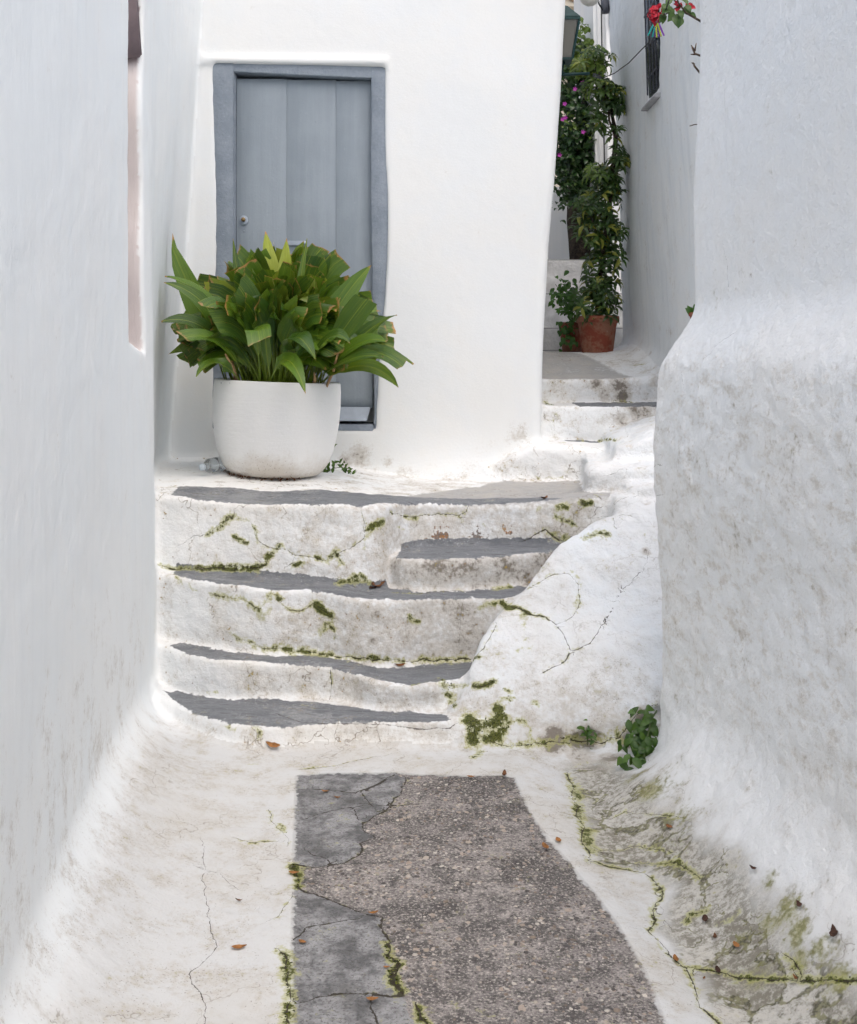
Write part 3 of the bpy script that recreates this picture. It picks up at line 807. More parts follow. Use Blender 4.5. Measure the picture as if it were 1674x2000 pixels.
M = {}
M['floor'] = limewash('limewash_floor', {'tone', 'bare', 'gut', 'moss', 'crack'}, crackle=.5, rough_h=.8)
M['steps'] = limewash('limewash_steps', {'tone', 'rust', 'gp', 'moss', 'crack'}, crackle=.75, ground=((.735, .752, .762), (.71, .706, .685)))
M['bank'] = limewash('limewash_bank', {'tone', 'moss', 'crack'}, crackle=.25, rough_h=1.5, wall=((.755, .785, .808), (.765, .772, .77)))
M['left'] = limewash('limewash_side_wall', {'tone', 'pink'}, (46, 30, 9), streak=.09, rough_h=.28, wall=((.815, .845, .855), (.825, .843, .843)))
M['house'] = limewash('limewash_house', {'tone'}, (60, 60, 70), rough_h=.11, wall=((.735, .757, .768), (.752, .762, .757)))
M['right'] = limewash('limewash_buttress', {'tone', 'mott', 'gut', 'crack'})
M['alley'] = limewash('limewash_passage', {'tone'}, streak=.30, rough_h=.5, wall=((.75, .775, .79), (.78, .79, .787)))

# ------------------------------------------------------------------ ground, stairs, walls
tag(masonry('floor', 'pavement', M['floor']), kind='structure')
gme = mesh_np('ground', np.array([(-150, -150, -.3), (150, -150, -.3), (150, 150, -.3), (-150, 150, -.3)], float), np.array([[0, 1, 2, 3]]))
gs = NT('pale_ground'); gs.fin(gs.mix(gs.noise(gs.pos(), .3, 6), (.42, .40, .37), (.55, .53, .50)), .9)
gme.materials.append(gs.m)
g_o = bpy.data.objects.new('ground', gme); COL.objects.link(g_o); tag(g_o, kind='structure')

stairs = empty('stairs', (-.3, 4.6, 0), 'flight of whitewashed steps with grey painted treads and green moss rising to the landing', 'stairs')
for p, nm in (('step1', 'step'), ('step2', 'step'), ('step3', 'step'), ('step3b', 'half_step'), ('landing', 'landing')):
    masonry(p, nm, M['steps'], stairs)
stairs2 = empty('stairs', (1.0, 6.6, .85), 'short upper steps climbing into the narrow passage right of the door house', 'stairs')
for p in ('a1', 'a2', 'a3'):
    masonry(p, 'step', M['steps'], stairs2)
bank = masonry('bank', 'masonry_bank', M['bank'])
tag(bank, 'lumpy whitewashed bank sloping up between the steps and the right hand wall', 'bank')
lw = empty('side_wall', (-1.2, 3.5, 0), 'tall smooth white house wall along the left edge with narrow pinkish window slot', 'wall')
masonry('left', 'wall_face', M['left'], lw)
hs = empty('door_house', (-.3, 6.75, .86), 'white plastered house front holding the grey door behind the big planter', 'house')
masonry('house', 'wall', M['house'], hs)
rw = empty('buttress_wall', (1.1, 3.4, 0), 'thick mottled white wall on the right with a sloping shoulder', 'wall')
masonry('right', 'wall_face', M['right'], rw)
ah = empty('passage_house', (1.6, 7.4, 1.4), 'greyish white house wall with barred window on right side of the passage', 'house')
masonry('alleyright', 'wall', M['alley'], ah)
print('MASONRY', _t.time() - _t0)
# ------------------------------------------------------------------ mesh builder for the objects
class MB:
    def __init__(s): s.v = []; s.f = []; s.a = {}
    def add(s, vs_, fs):
        o = len(s.v); s.v += [tuple(p) for p in vs_]; s.f += [tuple(i + o for i in f) for f in fs]
    def box(s, x0, x1, y0, y1, z0, z1):
        s.add([(x0, y0, z0), (x1, y0, z0), (x1, y1, z0), (x0, y1, z0), (x0, y0, z1), (x1, y0, z1), (x1, y1, z1), (x0, y1, z1)],
              [(0, 3, 2, 1), (4, 5, 6, 7), (0, 1, 5, 4), (1, 2, 6, 5), (2, 3, 7, 6), (3, 0, 4, 7)])
    def hexa(s, pts): s.add(pts, [(0, 3, 2, 1), (4, 5, 6, 7), (0, 1, 5, 4), (1, 2, 6, 5), (2, 3, 7, 6), (3, 0, 4, 7)])
    def tube(s, pts, rs, n=6, cap=True):
        pts = [Vector(p) for p in pts]
        if not isinstance(rs, (list, tuple)): rs = [rs] * len(pts)
        rings = []
        up = Vector((.31, .2, .93))
        for i, p in enumerate(pts):
            t = (pts[min(i + 1, len(pts) - 1)] - pts[max(i - 1, 0)]).normalized()
            a = t.cross(up)
            if a.length < .05: a = t.cross(Vector((1, 0, 0)))
            a.normalize(); b = t.cross(a)
            rings.append([p + (a * math.cos(k * 2 * math.pi / n) + b * math.sin(k * 2 * math.pi / n)) * rs[i] for k in range(n)])
        fs = []
        for i in range(len(pts) - 1):
            for k in range(n): fs.append((i * n + k, i * n + (k + 1) % n, (i + 1) * n + (k + 1) % n, (i + 1) * n + k))
        if cap:
            fs.append(tuple(range(n - 1, -1, -1))); fs.append(tuple((len(pts) - 1) * n + k for k in range(n)))
        s.add([q for r in rings for q in r], fs)
    def lathe(s, prof, c=(0, 0, 0), n=32, sx=1.0, M_=None):
        vs_ = []
        for r, z in prof:
            for k in range(n):
                p = Vector((r * sx * math.cos(k * 2 * math.pi / n), r * math.sin(k * 2 * math.pi / n), z))
                if M_ is not None: p = M_ @ p
                vs_.append((p.x + c[0], p.y + c[1], p.z + c[2]))
        fs = []
        for i in range(len(prof) - 1):
            for k in range(n): fs.append((i * n + k, i * n + (k + 1) % n, (i + 1) * n + (k + 1) % n, (i + 1) * n + k))
        s.add(vs_, fs)
    def mesh(s, name, mat, smooth=True, bevel=0.0):
        me = bpy.data.meshes.new(name); me.from_pydata(s.v, [], s.f); me.update()
        if bevel:
            bm = bmesh.new(); bm.from_mesh(me)
            bmesh.ops.bevel(bm, geom=bm.edges[:], offset=bevel, segments=2, affect='EDGES', clamp_overlap=True)
            bm.to_mesh(me); bm.free()
        me.polygons.foreach_set('use_smooth', np.full(len(me.polygons), smooth))
        for k, a in s.a.items():
            at_ = me.attributes.new(k, 'FLOAT', 'POINT'); at_.data.foreach_set('value', np.array(a, np.float32))
        me.materials.append(mat)
        return me
    def build(s, name, mat, parent=None, smooth=True, bevel=0.0):
        return place(name, s.mesh(name, mat, smooth, bevel), parent)
def place(name, me, parent=None, mat4=None):
    o = bpy.data.objects.new(name, me); COL.objects.link(o)
    if parent: set_parent(o, parent)
    if mat4 is not None: o.matrix_basis = mat4
    return o

def simple(name, col, rough=.6, var=.15, scale=20., metal=0.0, bump=0.0, spec=.3, dark=None):
    s = NT(name); P = s.pos()
    n = s.noise(P, scale, 4, .6)
    c2 = dark or tuple(c * (1 - 2 * var) for c in col)
    s.fin(s.mix(s.step(n, .3, .7), c2, col), rough, spec)
    s.b.inputs['Metallic'].default_value = metal
    if bump: s.bump(s.mul(s.noise(P, scale * 3, 3, .6), bump), 1.0, .8)
    return s.m

# ---- behind the camera the two walls and the floor simply go on
m = MB(); m.hexa([(left_x(-2.5, 1.) - .6, -2.5, -.2), (left_x(-2.5, 1.), -2.5, -.2), (left_x(1.22, 1.) - .01, 1.22, -.2), (left_x(1.22, 1.) - .6, 1.22, -.2),
                  (left_x(-2.5, 1.) - .6, -2.5, 2.55), (left_x(-2.5, 1.), -2.5, 2.55), (left_x(1.22, 1.) - .01, 1.22, 2.55), (left_x(1.22, 1.) - .6, 1.22, 2.55)])
m.build('wall_return', M['left'], lw, False)
m = MB(); m.hexa([(2.2, -2.5, -.2), (2.9, -2.5, -.2), (2.9, 1.22, -.2), (1.43, 1.22, -.2), (2.2, -2.5, 2.55), (2.9, -2.5, 2.55), (2.9, 1.22, 2.55), (1.43, 1.22, 2.55)])
m.build('wall_return', M['right'], rw, False)
m = MB(); m.add([(-1.1, -6, -.012), (2.4, -6, -.012), (1.6, 1.24, -.012), (-.9, 1.24, -.012)], [(0, 1, 2, 3)])
tag(m.build('pavement', simple('worn_concrete', (.5, .48, .45), .9), None, False), kind='structure')

# ------------------------------------------------------------------ the grey door
s = NT('door_paint'); P = s.pos()
nv = s.noise(s.scale(P, (26, 26, 1.6)), 1.0, 4, .6); nf = s.noise(P, 70., 3, .6); nl = s.noise(P, 3., 3, .6)
col = s.mix(s.step(s.add(nl, s.mul(s.sub(nv, .5), .7)), .3, .7), (.242, .282, .322), (.275, .317, .358))
col = s.mix(s.mul(s.step(nf, .66, .74), .35), col, (.38, .42, .46))
col = s.mix(s.mul(s.step(s.noise(P, 40., 4, .7), .66, .72), .5), col, (.16, .19, .22))
s.bump(s.add(s.mul(nv, .0022), s.mul(nf, .0012)), 1.0, .9); M['door'] = s.fin(col, .52, .35)
s = NT('door_frame_paint'); P = s.pos()
nf = s.noise(P, 60., 4, .65); nl = s.noise(P, 6., 4, .6)
col = s.mix(s.step(s.add(nl, s.mul(s.sub(nf, .5), .5)), .3, .7), (.195, .230, .275), (.252, .290, .338))
col = s.mix(s.mul(s.step(nf, .65, .72), .5), col, (.36, .40, .44))
s.bump(s.mul(nf, .005), 1.0, .9); M['frame'] = s.fin(col, .6, .3)
M['dark'] = simple('dark_gap', (.012, .011, .010), .9)
M['brass'] = simple('worn_brass', (.30, .21, .10), .42, .2, 60., .8)
M['trim'] = simple('pale_blue_trim', (.34, .39, .46), .5, .06, 20.)

def board(mb, xl, xr, zb, zt, y0, y1, nz=24, wob_=.004, seed=0, bv=.005):
    """upright board: xl/xr functions of z (or numbers); slightly uneven hand-painted edges"""
    r = random.Random(seed); vs_ = []; fs = []
    zs = [zb + (zt - zb) * i / nz for i in range(nz + 1)]
    for z in zs:
        a = xl(z) if callable(xl) else xl; b = xr(z) if callable(xr) else xr
        a += r.uniform(-1, 1) * wob_; b += r.uniform(-1, 1) * wob_
        dz = 0
        vs_ += [(a, y1, z), (a, y0 + bv * .8, z), (a + bv, y0, z), (b - bv, y0, z), (b, y0 + bv * .8, z), (b, y1, z)]
    for i in range(nz):
        for k in range(5):
            fs.append((i * 6 + k + 6, i * 6 + k, i * 6 + k + 1, i * 6 + k + 7))
    fs.append(tuple(range(5, -1, -1))); fs.append(tuple(nz * 6 + k for k in range(6)))
    mb.add(vs_, [tuple(reversed(f)) for f in fs])
def rt_edge(z): return -.262 - .035 * float(sstep(2.6, 1.1, np.array(z))) + .02 * math.sin(z * 2.6 + 2.) * float(sstep(3.2, 2.5, np.array(z))) + .012
def lf_edge(z): return -1.275 + .012 * math.sin(z * 3 + 1) - .012
fr = MB(); board(fr, lf_edge, -1.172, 1.12, 3.325, 6.756, 6.94, 40, .0035, 1); frame = fr.build('door_frame', M['frame'], hs)
frame2 = MB(); board(frame2, lambda z: -.336 + .01 * math.sin(z * 1.7), rt_edge, 1.12, 3.30, 6.762, 6.94, 40, .0035, 2); frame2.build('jamb', M['frame'], frame)
hd = MB(); hd.hexa([(-1.174, 6.764, 3.272), (-.334, 6.764, 3.232), (-.334, 6.93, 3.232), (-1.174, 6.93, 3.272), (-1.174, 6.764, 3.325), (-.334, 6.764, 3.31), (-.334, 6.93, 3.31), (-1.174, 6.93, 3.325)])
hd.build('head', M['frame'], frame, False, .004)
b_ = MB(); b_.hexa([(-1.172, 6.752, 1.12), (-.33, 6.752, 1.11), (-.33, 6.94, 1.11), (-1.172, 6.94, 1.12), (-1.172, 6.756, 1.158), (-.33, 6.756, 1.152), (-.33, 6.94, 1.158), (-1.172, 6.94, 1.162)])
b_.build('sill', M['frame'], frame, False, .005)
st_ = MB(); st_.box(-1.176, -1.163, 6.790, 6.83, 1.17, 3.262); st_.build('stop_bead', M['frame'], frame, False, .003)
door = MB(); door.box(-1.16, -.342, 6.845, 6.868, 1.245, 3.236); door = door.build('door', M['door'], hs, False, .002)
for (x0, x1, zt0, zt1, sd_, dy) in ((-1.162, -.8592, 3.246, 3.240, 3, 0), (-.8584, -.5608, 3.240, 3.236, 4, .0012), (-.5600, -.338, 3.234, 3.228, 5, -.0008)):
    pl = MB(); board(pl, x0, x1, 1.25, (zt0 + zt1) / 2, 6.820 + dy, 6.847, 30, .0005, sd_, .0012); pl.build('plank', M['door'], door)
wb = MB(); wb.hexa([(-1.15, 6.775, 1.178), (-.372, 6.775, 1.172), (-.372, 6.80, 1.172), (-1.15, 6.80, 1.178), (-1.15, 6.808, 1.262), (-.350, 6.808, 1.256), (-.350, 6.819, 1.256), (-1.15, 6.819, 1.262)])
wb.build('weather_board', M['trim'], door, False, .003)
RX = Matrix.Rotation(math.radians(90), 4, 'X')
lk = MB(); lk.lathe([(0, .0), (.030, .0), (.031, -.004), (.027, -.009), (0, -.010)], (-1.118, 6.8185, 2.385), 20, 1.0, Matrix.Diagonal((.85, 1, 1, 1)) @ Matrix.Rotation(math.radians(-90), 4, 'X'))
lk = MB(); lk.lathe([(.0001, 0), (.030, 0), (.031, .004), (.026, .009), (.0001, .010)], (-1.118, 6.8195, 2.385), 20, .85, RX); lk.build('lock_plate', M['trim'], door)
lk = MB(); lk.lathe([(.0001, 0), (.012, 0), (.012, .014), (.0135, .017), (.012, .022), (.0001, .024)], (-1.118, 6.811, 2.388), 14, 1.0, RX); lk.build('lock_cylinder', M['brass'], door)
lk = MB(); lk.lathe([(.0001, 0), (.005, 0), (.004, .003), (.0001, .004)], (-1.116, 6.8195, 2.32), 10, 1.0, RX); lk.build('screw_head', M['trim'], door)
hp = MB(); hp.box(-.86, -.735, 6.806, 6.819, 2.232, 2.262); hp.build('hasp', M['trim'], door, False, .004)
hp = MB(); hp.lathe([(.0001, 0), (.013, 0), (.010, .006), (.0001, .008)], (-.748, 6.808, 2.247), 12, 1.0, RX); hp.build('rivet', M['trim'], door)

# slot window in the left wall: added mauve panel, its dark colour stands for the shade at the top
M['mauve'] = simple('mauve_shade', (.235, .185, .195), .8, .1, 12., bump=.004)
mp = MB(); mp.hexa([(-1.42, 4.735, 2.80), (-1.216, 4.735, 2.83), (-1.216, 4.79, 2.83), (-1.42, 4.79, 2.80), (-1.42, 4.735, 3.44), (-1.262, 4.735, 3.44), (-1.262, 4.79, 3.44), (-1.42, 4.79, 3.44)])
mp.build('slot_shade_panel', M['mauve'], lw, True, .008)

# ------------------------------------------------------------------ planter
s = NT('painted_planter'); P = s.pos()
nh = s.noise(s.scale(P, (8, 8, 60)), 1.0, 4, .6); nf = s.noise(P, 45., 4, .65); nl = s.noise(P, 4., 3, .5)
zz = s.sep(P, 2)
col = s.mix(s.step(nl, .35, .65), (.79, .795, .79), (.82, .82, .81))
low = s.step(s.add(zz, s.add(s.mul(s.sub(nf, .5), .12), s.mul(s.sub(nl, .5), .30))), 1.08, .92)
col = s.mix(s.mul(low, .55), col, (.48, .40, .30))
spk = s.mul(s.step(s.noise(P, 110., 3, .7), .60, .70), s.step(s.add(zz, s.mul(s.sub(nl, .5), .35)), 1.08, .96))
col = s.mix(s.mul(spk, .8), col, (.20, .14, .09))
chip = s.mul(s.step(s.noise(P, 34., 2, .5), .66, .68), s.step(zz, 1.41, 1.425))
col = s.mix(chip, col, (.03, .045, .12))
s.bump(s.add(s.mul(nh, .0016), s.mul(nf, .0022)), 1.0, .8); M['pot'] = s.fin(col, .6, .3)
PC = (-.836, 6.11)
tilt = Matrix.Rotation(math.radians(2.2), 4, 'Y')
pot = MB()
pot.lathe([(.0001, 0), (.218, 0), (.240, .007), (.258, .022), (.283, .055), (.311, .122), (.329, .205), (.340, .29), (.344, .37), (.343, .455), (.339, .498), (.334, .506), (.326, .504), (.323, .495), (.327, .45)], (PC[0], PC[1], .924), 72, 1.0, tilt)
pot = pot.build('planter', M['pot'])
tag(pot, 'large white rounded planter standing on the landing before the grey door', 'planter')
M['soil'] = simple('potting_soil', (.055, .04, .028), .95, .3, 60., bump=.02)
so = MB(); so.lathe([(.0001, .455), (.15, .458), (.317, .450)], (PC[0], PC[1], .924), 36, 1.0, tilt); so.build('soil', M['soil'], pot)

# ------------------------------------------------------------------ broad-leaved plant in it
def leaf_mat(name, c0, c1, yellow, brown=(.33, .17, .06), stripes=True, rough=.32, var=1.0, trans=.22, browns=.72):
    s = NT(name)
    oi = s.n('ObjectInfo').outputs['Random']
    u = s.attr('lu'); v = s.attr('lv'); k = s.attr('lk')
    P = s.pos()
    comb = s.n('CombineXYZ'); s.put(comb.inputs[0], s.mul(u, 9.)); s.put(comb.inputs[1], s.mul(v, .9)); s.put(comb.inputs[2], s.mul(oi, 50.))
    st = s.noise(comb.outputs[0], 1.6, 3, .6)
    col = s.mix(s.add(s.mul(oi, .75), s.mul(s.sub(st, .5), .5)), c0, c1)
    col = s.mix(s.mul(s.step(k, .55, .95), .8), col, yellow)
    if stripes:
        col = s.mix(s.mul(s.step(st, .52, .70), .35), col, yellow)
        col = s.mix(s.mul(s.step(s.math('ABSOLUTE', u), .07, .02), .35), col, yellow)
    tip = s.add(v, s.add(s.mul(s.sub(s.noise(P, 45., 3, .6), .5), .10), s.mul(s.sub(s.math('FRACT', s.mul(oi, 7.3)), .5), .035)))
    col = s.mix(s.step(tip, .965, .995), col, s.mix(oi, brown, tuple(c * 1.5 for c in brown)))
    s.fin(col, rough, .5)
    tr = s.n('BsdfTranslucent'); s.put(tr.inputs[0], s.mix(.5, col, yellow))
    mx_ = s.n('MixShader'); mx_.inputs[0].default_value = trans
    s.t.links.new(s.b.outputs[0], mx_.inputs[1]); s.t.links.new(tr.outputs[0], mx_.inputs[2]); s.t.links.new(mx_.outputs[0], s.out.inputs[0])
    if stripes: s.bump(s.mul(st, .004), 1.0, .7)
    return s.m
M['aspid'] = leaf_mat('broad_leaf', (.022, .075, .010), (.115, .225, .016), (.36, .41, .035))
M['dryleaf'] = simple('dry_leaf', (.42, .27, .13), .8, .2, 30.)

def bez(a, b, c, t): return a * (1 - t) ** 2 + b * 2 * t * (1 - t) + c * t ** 2
def strap_leaf(base, mid, tip, W, face, cut=0.0, fold=.25, pet=.22, n=10, twist=0.0, k=0.0, seed=0):
    """arched blade on a short stalk; cut > 0 clips the tip square"""
    r = random.Random(seed); base, mid, tip, face = Vector(base), Vector(mid), Vector(tip), Vector(face).normalized()
    mb = MB(); lu = []; lv = []; vs_ = []; fs = []
    skew = r.uniform(-.05, .05); wav = r.uniform(.0, .012); ph = r.uniform(0, 6)
    for i in range(n + 1):
        t = i / n
        p = bez(base, mid, tip, t); d = (bez(base, mid, tip, min(t + .02, 1.02)) - bez(base, mid, tip, t - .02)).normalized()
        f = face if not twist else (Matrix.Rotation(twist * t, 3, d) @ face)
        l = d.cross(f)
        if l.length < .05: l = d.cross(Vector((1, 0, .2)))
        l.normalize(); nrm = l.cross(d).normalized()
        sN = max(0., (t - pet) / (1 - pet))
        if cut: w = W * min(1., (sN ** .7) * 1.35) * (1 - .18 * sN)
        else: w = W * (max(0., math.sin(math.pi * min(sN, 1) ** .72)) ** .78)
        w = max(w * .5, .0035 if t < .98 or cut else .0008)
        for j, uu in enumerate((-1, -.55, 0, .55, 1)):
            q = p + l * (uu * w) + nrm * (abs(uu) * w * fold + wav * math.sin(t * 9 + ph + uu * 2) * sN * abs(uu))
            if cut and i == n: q = q + d * (uu * cut * .02 + r.uniform(-.006, .008))
            xl = float(left_x(np.array(q.y), np.array(q.z))) + .025
            vs_.append((max(q.x, xl), min(q.y, 6.715 + r.uniform(-.01, .01)), q.z)); lu.append(uu * w / .05); lv.append(t if not cut else t * (.978 if seed % 4 else .992))
    for i in range(n):
        for j in range(4): fs.append((i * 5 + j, i * 5 + j + 1, (i + 1) * 5 + j + 1, (i + 1) * 5 + j))
    mb.add(vs_, fs); mb.a = dict(lu=lu, lv=lv, lk=[k] * len(vs_))
    return mb
plant = empty('broad_leaved_plant', (PC[0], PC[1], 1.37), 'bushy plant with broad dark green strap leaves growing out of the white planter', 'plant')
RIMZ = 1.39
# leaves one can follow in the photograph: stalk foot (angle, radius), crest, tip, width, clipped, yellowness
def pp(px, py, d): return at(px, py, d - .19)
HERO = [
    ((465,740,6.30), (400,640,6.28), (325,456,6.30), .135, 0, .15, (0, -1, .25)),
    ((470,740,6.18), (430,545,6.10), (314,540,6.02), .10, 0, .1, (0, -.55, .9)),
    ((470,740,6.12), (430,565,6.06), (318,552,5.98), .085, 0, .2, (0, -.9, .5)),
    ((470,742,6.12), (420,600,6.02), (315,628,5.92), .10, 0, .0, (0, -.8, .7)),
    ((480,742,6.08), (450,635,5.94), (360,660,5.82), .105, 1, .3, (.1, -.75, .7)),
    ((480,742,6.05), (420,670,5.90), (383,736,5.80), .085, 0, .0, (-.5, -.8, .4)),
    ((505,742,6.10), (455,560,6.0), (405,600,5.90), .14, .6, .55, (.3, -.5, .85)),
    ((525,742,6.05), (495,590,5.93), (465,560,5.90), .17, 1, .5, (.25, -1, .2)),
    ((540,744,6.03), (515,580,5.92), (512,572,5.90), .16, 1, .45, (.0, -1, .1)),
    ((505,742,5.99), (497,590,5.78), (508,668,5.68), .145, 1, .25, (0, -.9, .6)),
    ((560,745,6.0), (560,590,5.80), (617,704,5.66), .125, 0, .3, (.3, -.85, .6)),
    ((520,744,5.99), (560,640,5.75), (597,770,5.62), .095, 0, .05, (.25, -.95, .3)),
    ((610,746,6.0), (640,610,5.80), (684,672,5.70), .10, 0, .2, (.1, -.8, .7)),
    ((640,748,6.05), (700,640,5.92), (755,668,5.85), .11, 0, .35, (.1, -.7, .7)),
    ((650,748,6.05), (700,640,5.95), (785,715,5.83), .12, .8, .3, (.2, -.7, .7)),
    ((655,748,6.12), (720,640,6.05), (808,711,5.98), .07, 0, .2, (.1, -.6, .8)),
    ((650,748,6.1), (715,670,5.98), (778,757,5.92), .095, 0, .05, (.1, -.8, .6)),
    ((645,748,6.0), (680,680,5.85), (748,697,5.80), .10, 0, .4, (.1, -.7, .8)),
    ((640,747,6.2), (700,640,6.2), (775,615,6.15), .10, 0, .0, (0, -.7, .8)),
    ((610,746,6.05), (670,640,6.0), (715,585,5.97), .15, 1, .3, (.1, -1, .15)),
    ((590,746,6.2), (640,600,6.25), (725,518,6.3), .13, 0, .15, (.1, -1, .1)),
    ((575,745,6.1), (575,600,6.05), (600,465,6.15), .05, 0, .6, (0, -1, .1)),
    ((560,745,6.2), (540,600,6.2), (519,452,6.3), .13, 0, .95, (0, -1, .15)),
    ((560,745,6.2), (550,600,6.2), (560,465,6.28), .11, 0, .9, (.15, -1, .1)),
    ((500,743,6.25), (470,600,6.3), (455,465,6.35), .06, 0, .05, (0.4, -1, .1)),
    ((530,744,5.98), (515,660,5.80), (520,640,5.78), .05, 0, .35, (0, -1, .2)),
]
lseed = 1
def leaf_to(b, c, t, W, cut, k, face, n=10, fold=.22, pet=.24):
    global lseed
    lseed += 1
    mb = strap_leaf(b, c, t, W, face, cut, fold, pet, n, 0., k, lseed)
    return mb.build('leaf', M['aspid'], plant)
for h in HERO:
    b = pp(*h[0]); b.z = min(b.z, RIMZ)
    rd = Vector((b.x - PC[0], b.y - PC[1])); k_ = min(1., .27 / max(rd.length, .01)); b.x = PC[0] + rd.x * k_; b.y = PC[1] + rd.y * k_
    mid = pp(*h[1]); tip = pp(*h[2])
    leaf_to(b, mid, tip, h[3], h[4], h[5], h[6], 12)
rr = random.Random(21)
NL = 270
for i in range(NL):
    q = (i + rr.random()) / NL                       # 0 = front of the clump, 1 = against the door
    th = rr.uniform(-1.38, 1.38)
    R_ = (.84 - .12 * abs(th)) * (.56 + .44 * q ** .8) * rr.uniform(.80, 1.0)
    if q < .25: R_ *= .95
    cx_ = PC[0] + .02
    tip = Vector((cx_ + R_ * math.sin(th), 5.60 + .74 * q + .12 * abs(th) * (1 - q), RIMZ + .03 + R_ * max(math.cos(th), .12)))
    b = Vector((cx_ + .25 * math.sin(th) * rr.uniform(.3, 1.) * math.sqrt(max(.15, 1 - (2 * q - 1) ** 2)), PC[1] - .23 + .44 * q, RIMZ))
    mid = Vector((b.x * .62 + tip.x * .38 + rr.uniform(-.03, .03), b.y * .6 + tip.y * .4, b.z + (tip.z - b.z) * .72 + .07 + .10 * abs(th)))
    yaw = rr.gauss(0, .55)
    face = Vector((math.sin(yaw) + .25 * math.sin(th), -math.cos(yaw), rr.uniform(-.05, .35) + .45 * (abs(th) > .9)))
    cut = rr.choice((0, 0, .5, 1., 1., .8, -1., -.6))
    kk = max(0, rr.gauss(.16, .32)) + (.35 * rr.random() if tip.z > 1.95 else 0)
    leaf_to(b, mid, tip, rr.uniform(.10, .165), cut, kk, face, 8, rr.uniform(.1, .5), rr.uniform(.22, .40))
# dry stalks
for (a, b2) in (((468,735,6.12), (440,692,5.93)), ((638,735,6.12), (660,690,5.92)), ((612,735,6.1), (614,728,6.02)), ((460,735,6.14), (452,700,6.02))):
    mb = MB(); A, B_ = pp(*a), pp(*b2); A.z = min(A.z, RIMZ + .01); mb.tube([A, (A + B_) / 2 + Vector((.006, 0, 0)), B_], [.007, .010, .004], 5); mb.build('dry_stalk', M['dryleaf'], plant)
for i in range(70):
    az = rr.uniform(0, 2 * math.pi); rad = rr.uniform(.10, .26)
    b = Vector((PC[0] + rad * math.cos(az), PC[1] + rad * math.sin(az), RIMZ - .01))
    tip = b + Vector((math.cos(az) * rr.uniform(0, .12), math.sin(az) * rr.uniform(0, .1), rr.uniform(.2, .38)))
    tip.y = min(tip.y, 6.7)
    mb = MB(); mb.tube([b, (b + tip) / 2 + Vector((rr.uniform(-.01, .01), 0, .02)), tip], [.005, .004, .003], 5)
    mb.a = dict(lu=[0.] * len(mb.v), lv=[.3] * len(mb.v), lk=[.2] * len(mb.v)); mb.build('stalk', M['aspid'], plant)

# ------------------------------------------------------------------ bottle, litter
s = NT('clear_plastic'); s.fin((.86, .90, .93), .08, .5); s.b.inputs['Transmission Weight'].default_value = .92; s.b.inputs['IOR'].default_value = 1.25
M['plastic'] = s.m
M['cap'] = simple('milky_cap', (.50, .56, .62), .4, .05, 20.)
bt = empty('plastic_bottle', at(405, 900, 6.1), 'crumpled clear plastic bottle lying beside the foot of the planter', 'bottle')
bt.location.z = .955
axis = Vector((.40, .92, .02)).normalized()
MBt = Matrix.Translation(Vector((-1.19, 5.90, .980))) @ axis.to_track_quat('Z', 'X').to_matrix().to_4x4() @ Matrix.Scale(1.22, 4)
bb = MB(); bb.lathe([(.012, .012), (.0125, .022), (.013, .03), (.022, .042), (.033, .060), (.0345, .080), (.031, .09), (.0345, .10), (.034, .125), (.029, .135), (.034, .145), (.033, .19), (.028, .20), (.0001, .196)], (0, 0, 0), 24, .93, MBt); bb.build('body', M['plastic'], bt)
bb = MB(); bb.lathe([(.0001, 0), (.014, 0), (.0155, .003), (.0155, .014), (.0001, .0145)], (0, 0, 0), 20, 1.0, MBt); bb.build('cap', M['cap'], bt)

M['brown'] = simple('brown_leaf', (.21, .085, .030), .75, .3, 50., dark=(.075, .035, .018))
M['orange'] = simple('orange_leaf', (.38, .17, .055), .75, .25, 50.)
M['darkbrown'] = simple('dark_brown_leaf', (.085, .042, .028), .8, .3, 50.)
def ovate(n=5, w=.42, curl=.25, fold=.2, seed=0, lob=0.):
    """leaf of unit length along +Y, facing +Z"""
    r = random.Random(seed); vs_ = []; fs = []; lu = []; lv = []
    for i in range(n + 1):
        t = i / n; ww = w * .5 * math.sin(math.pi * (t * .97 + .02) ** .8) ** .9 + .01
        if lob: ww *= 1 + lob * math.sin(t * 14 + 1)
        for uu in (-1, 0, 1):
            vs_.append((uu * ww, t - .0, curl * (t - .5) ** 2 * 1.6 + fold * abs(uu) * ww + r.uniform(-.02, .02))); lu.append(uu * .5); lv.append(t * .94)
    for i in range(n):
        for j in (0, 1): fs.append((i * 3 + j, i * 3 + j + 1, i * 3 + j + 4, i * 3 + j + 3))
    mb = MB(); mb.add(vs_, fs); mb.a = dict(lu=lu, lv=lv, lk=[0.] * len(vs_))
    return mb
dead = [[ovate(6, w_, c_, f_, q, .12).mesh('fallen_leaf', M[mt]) for q, (w_, c_, f_) in enumerate(((.42, .5, .5), (.5, .35, .35), (.34, .7, .6)))] for mt in ('orange', 'brown', 'darkbrown')]
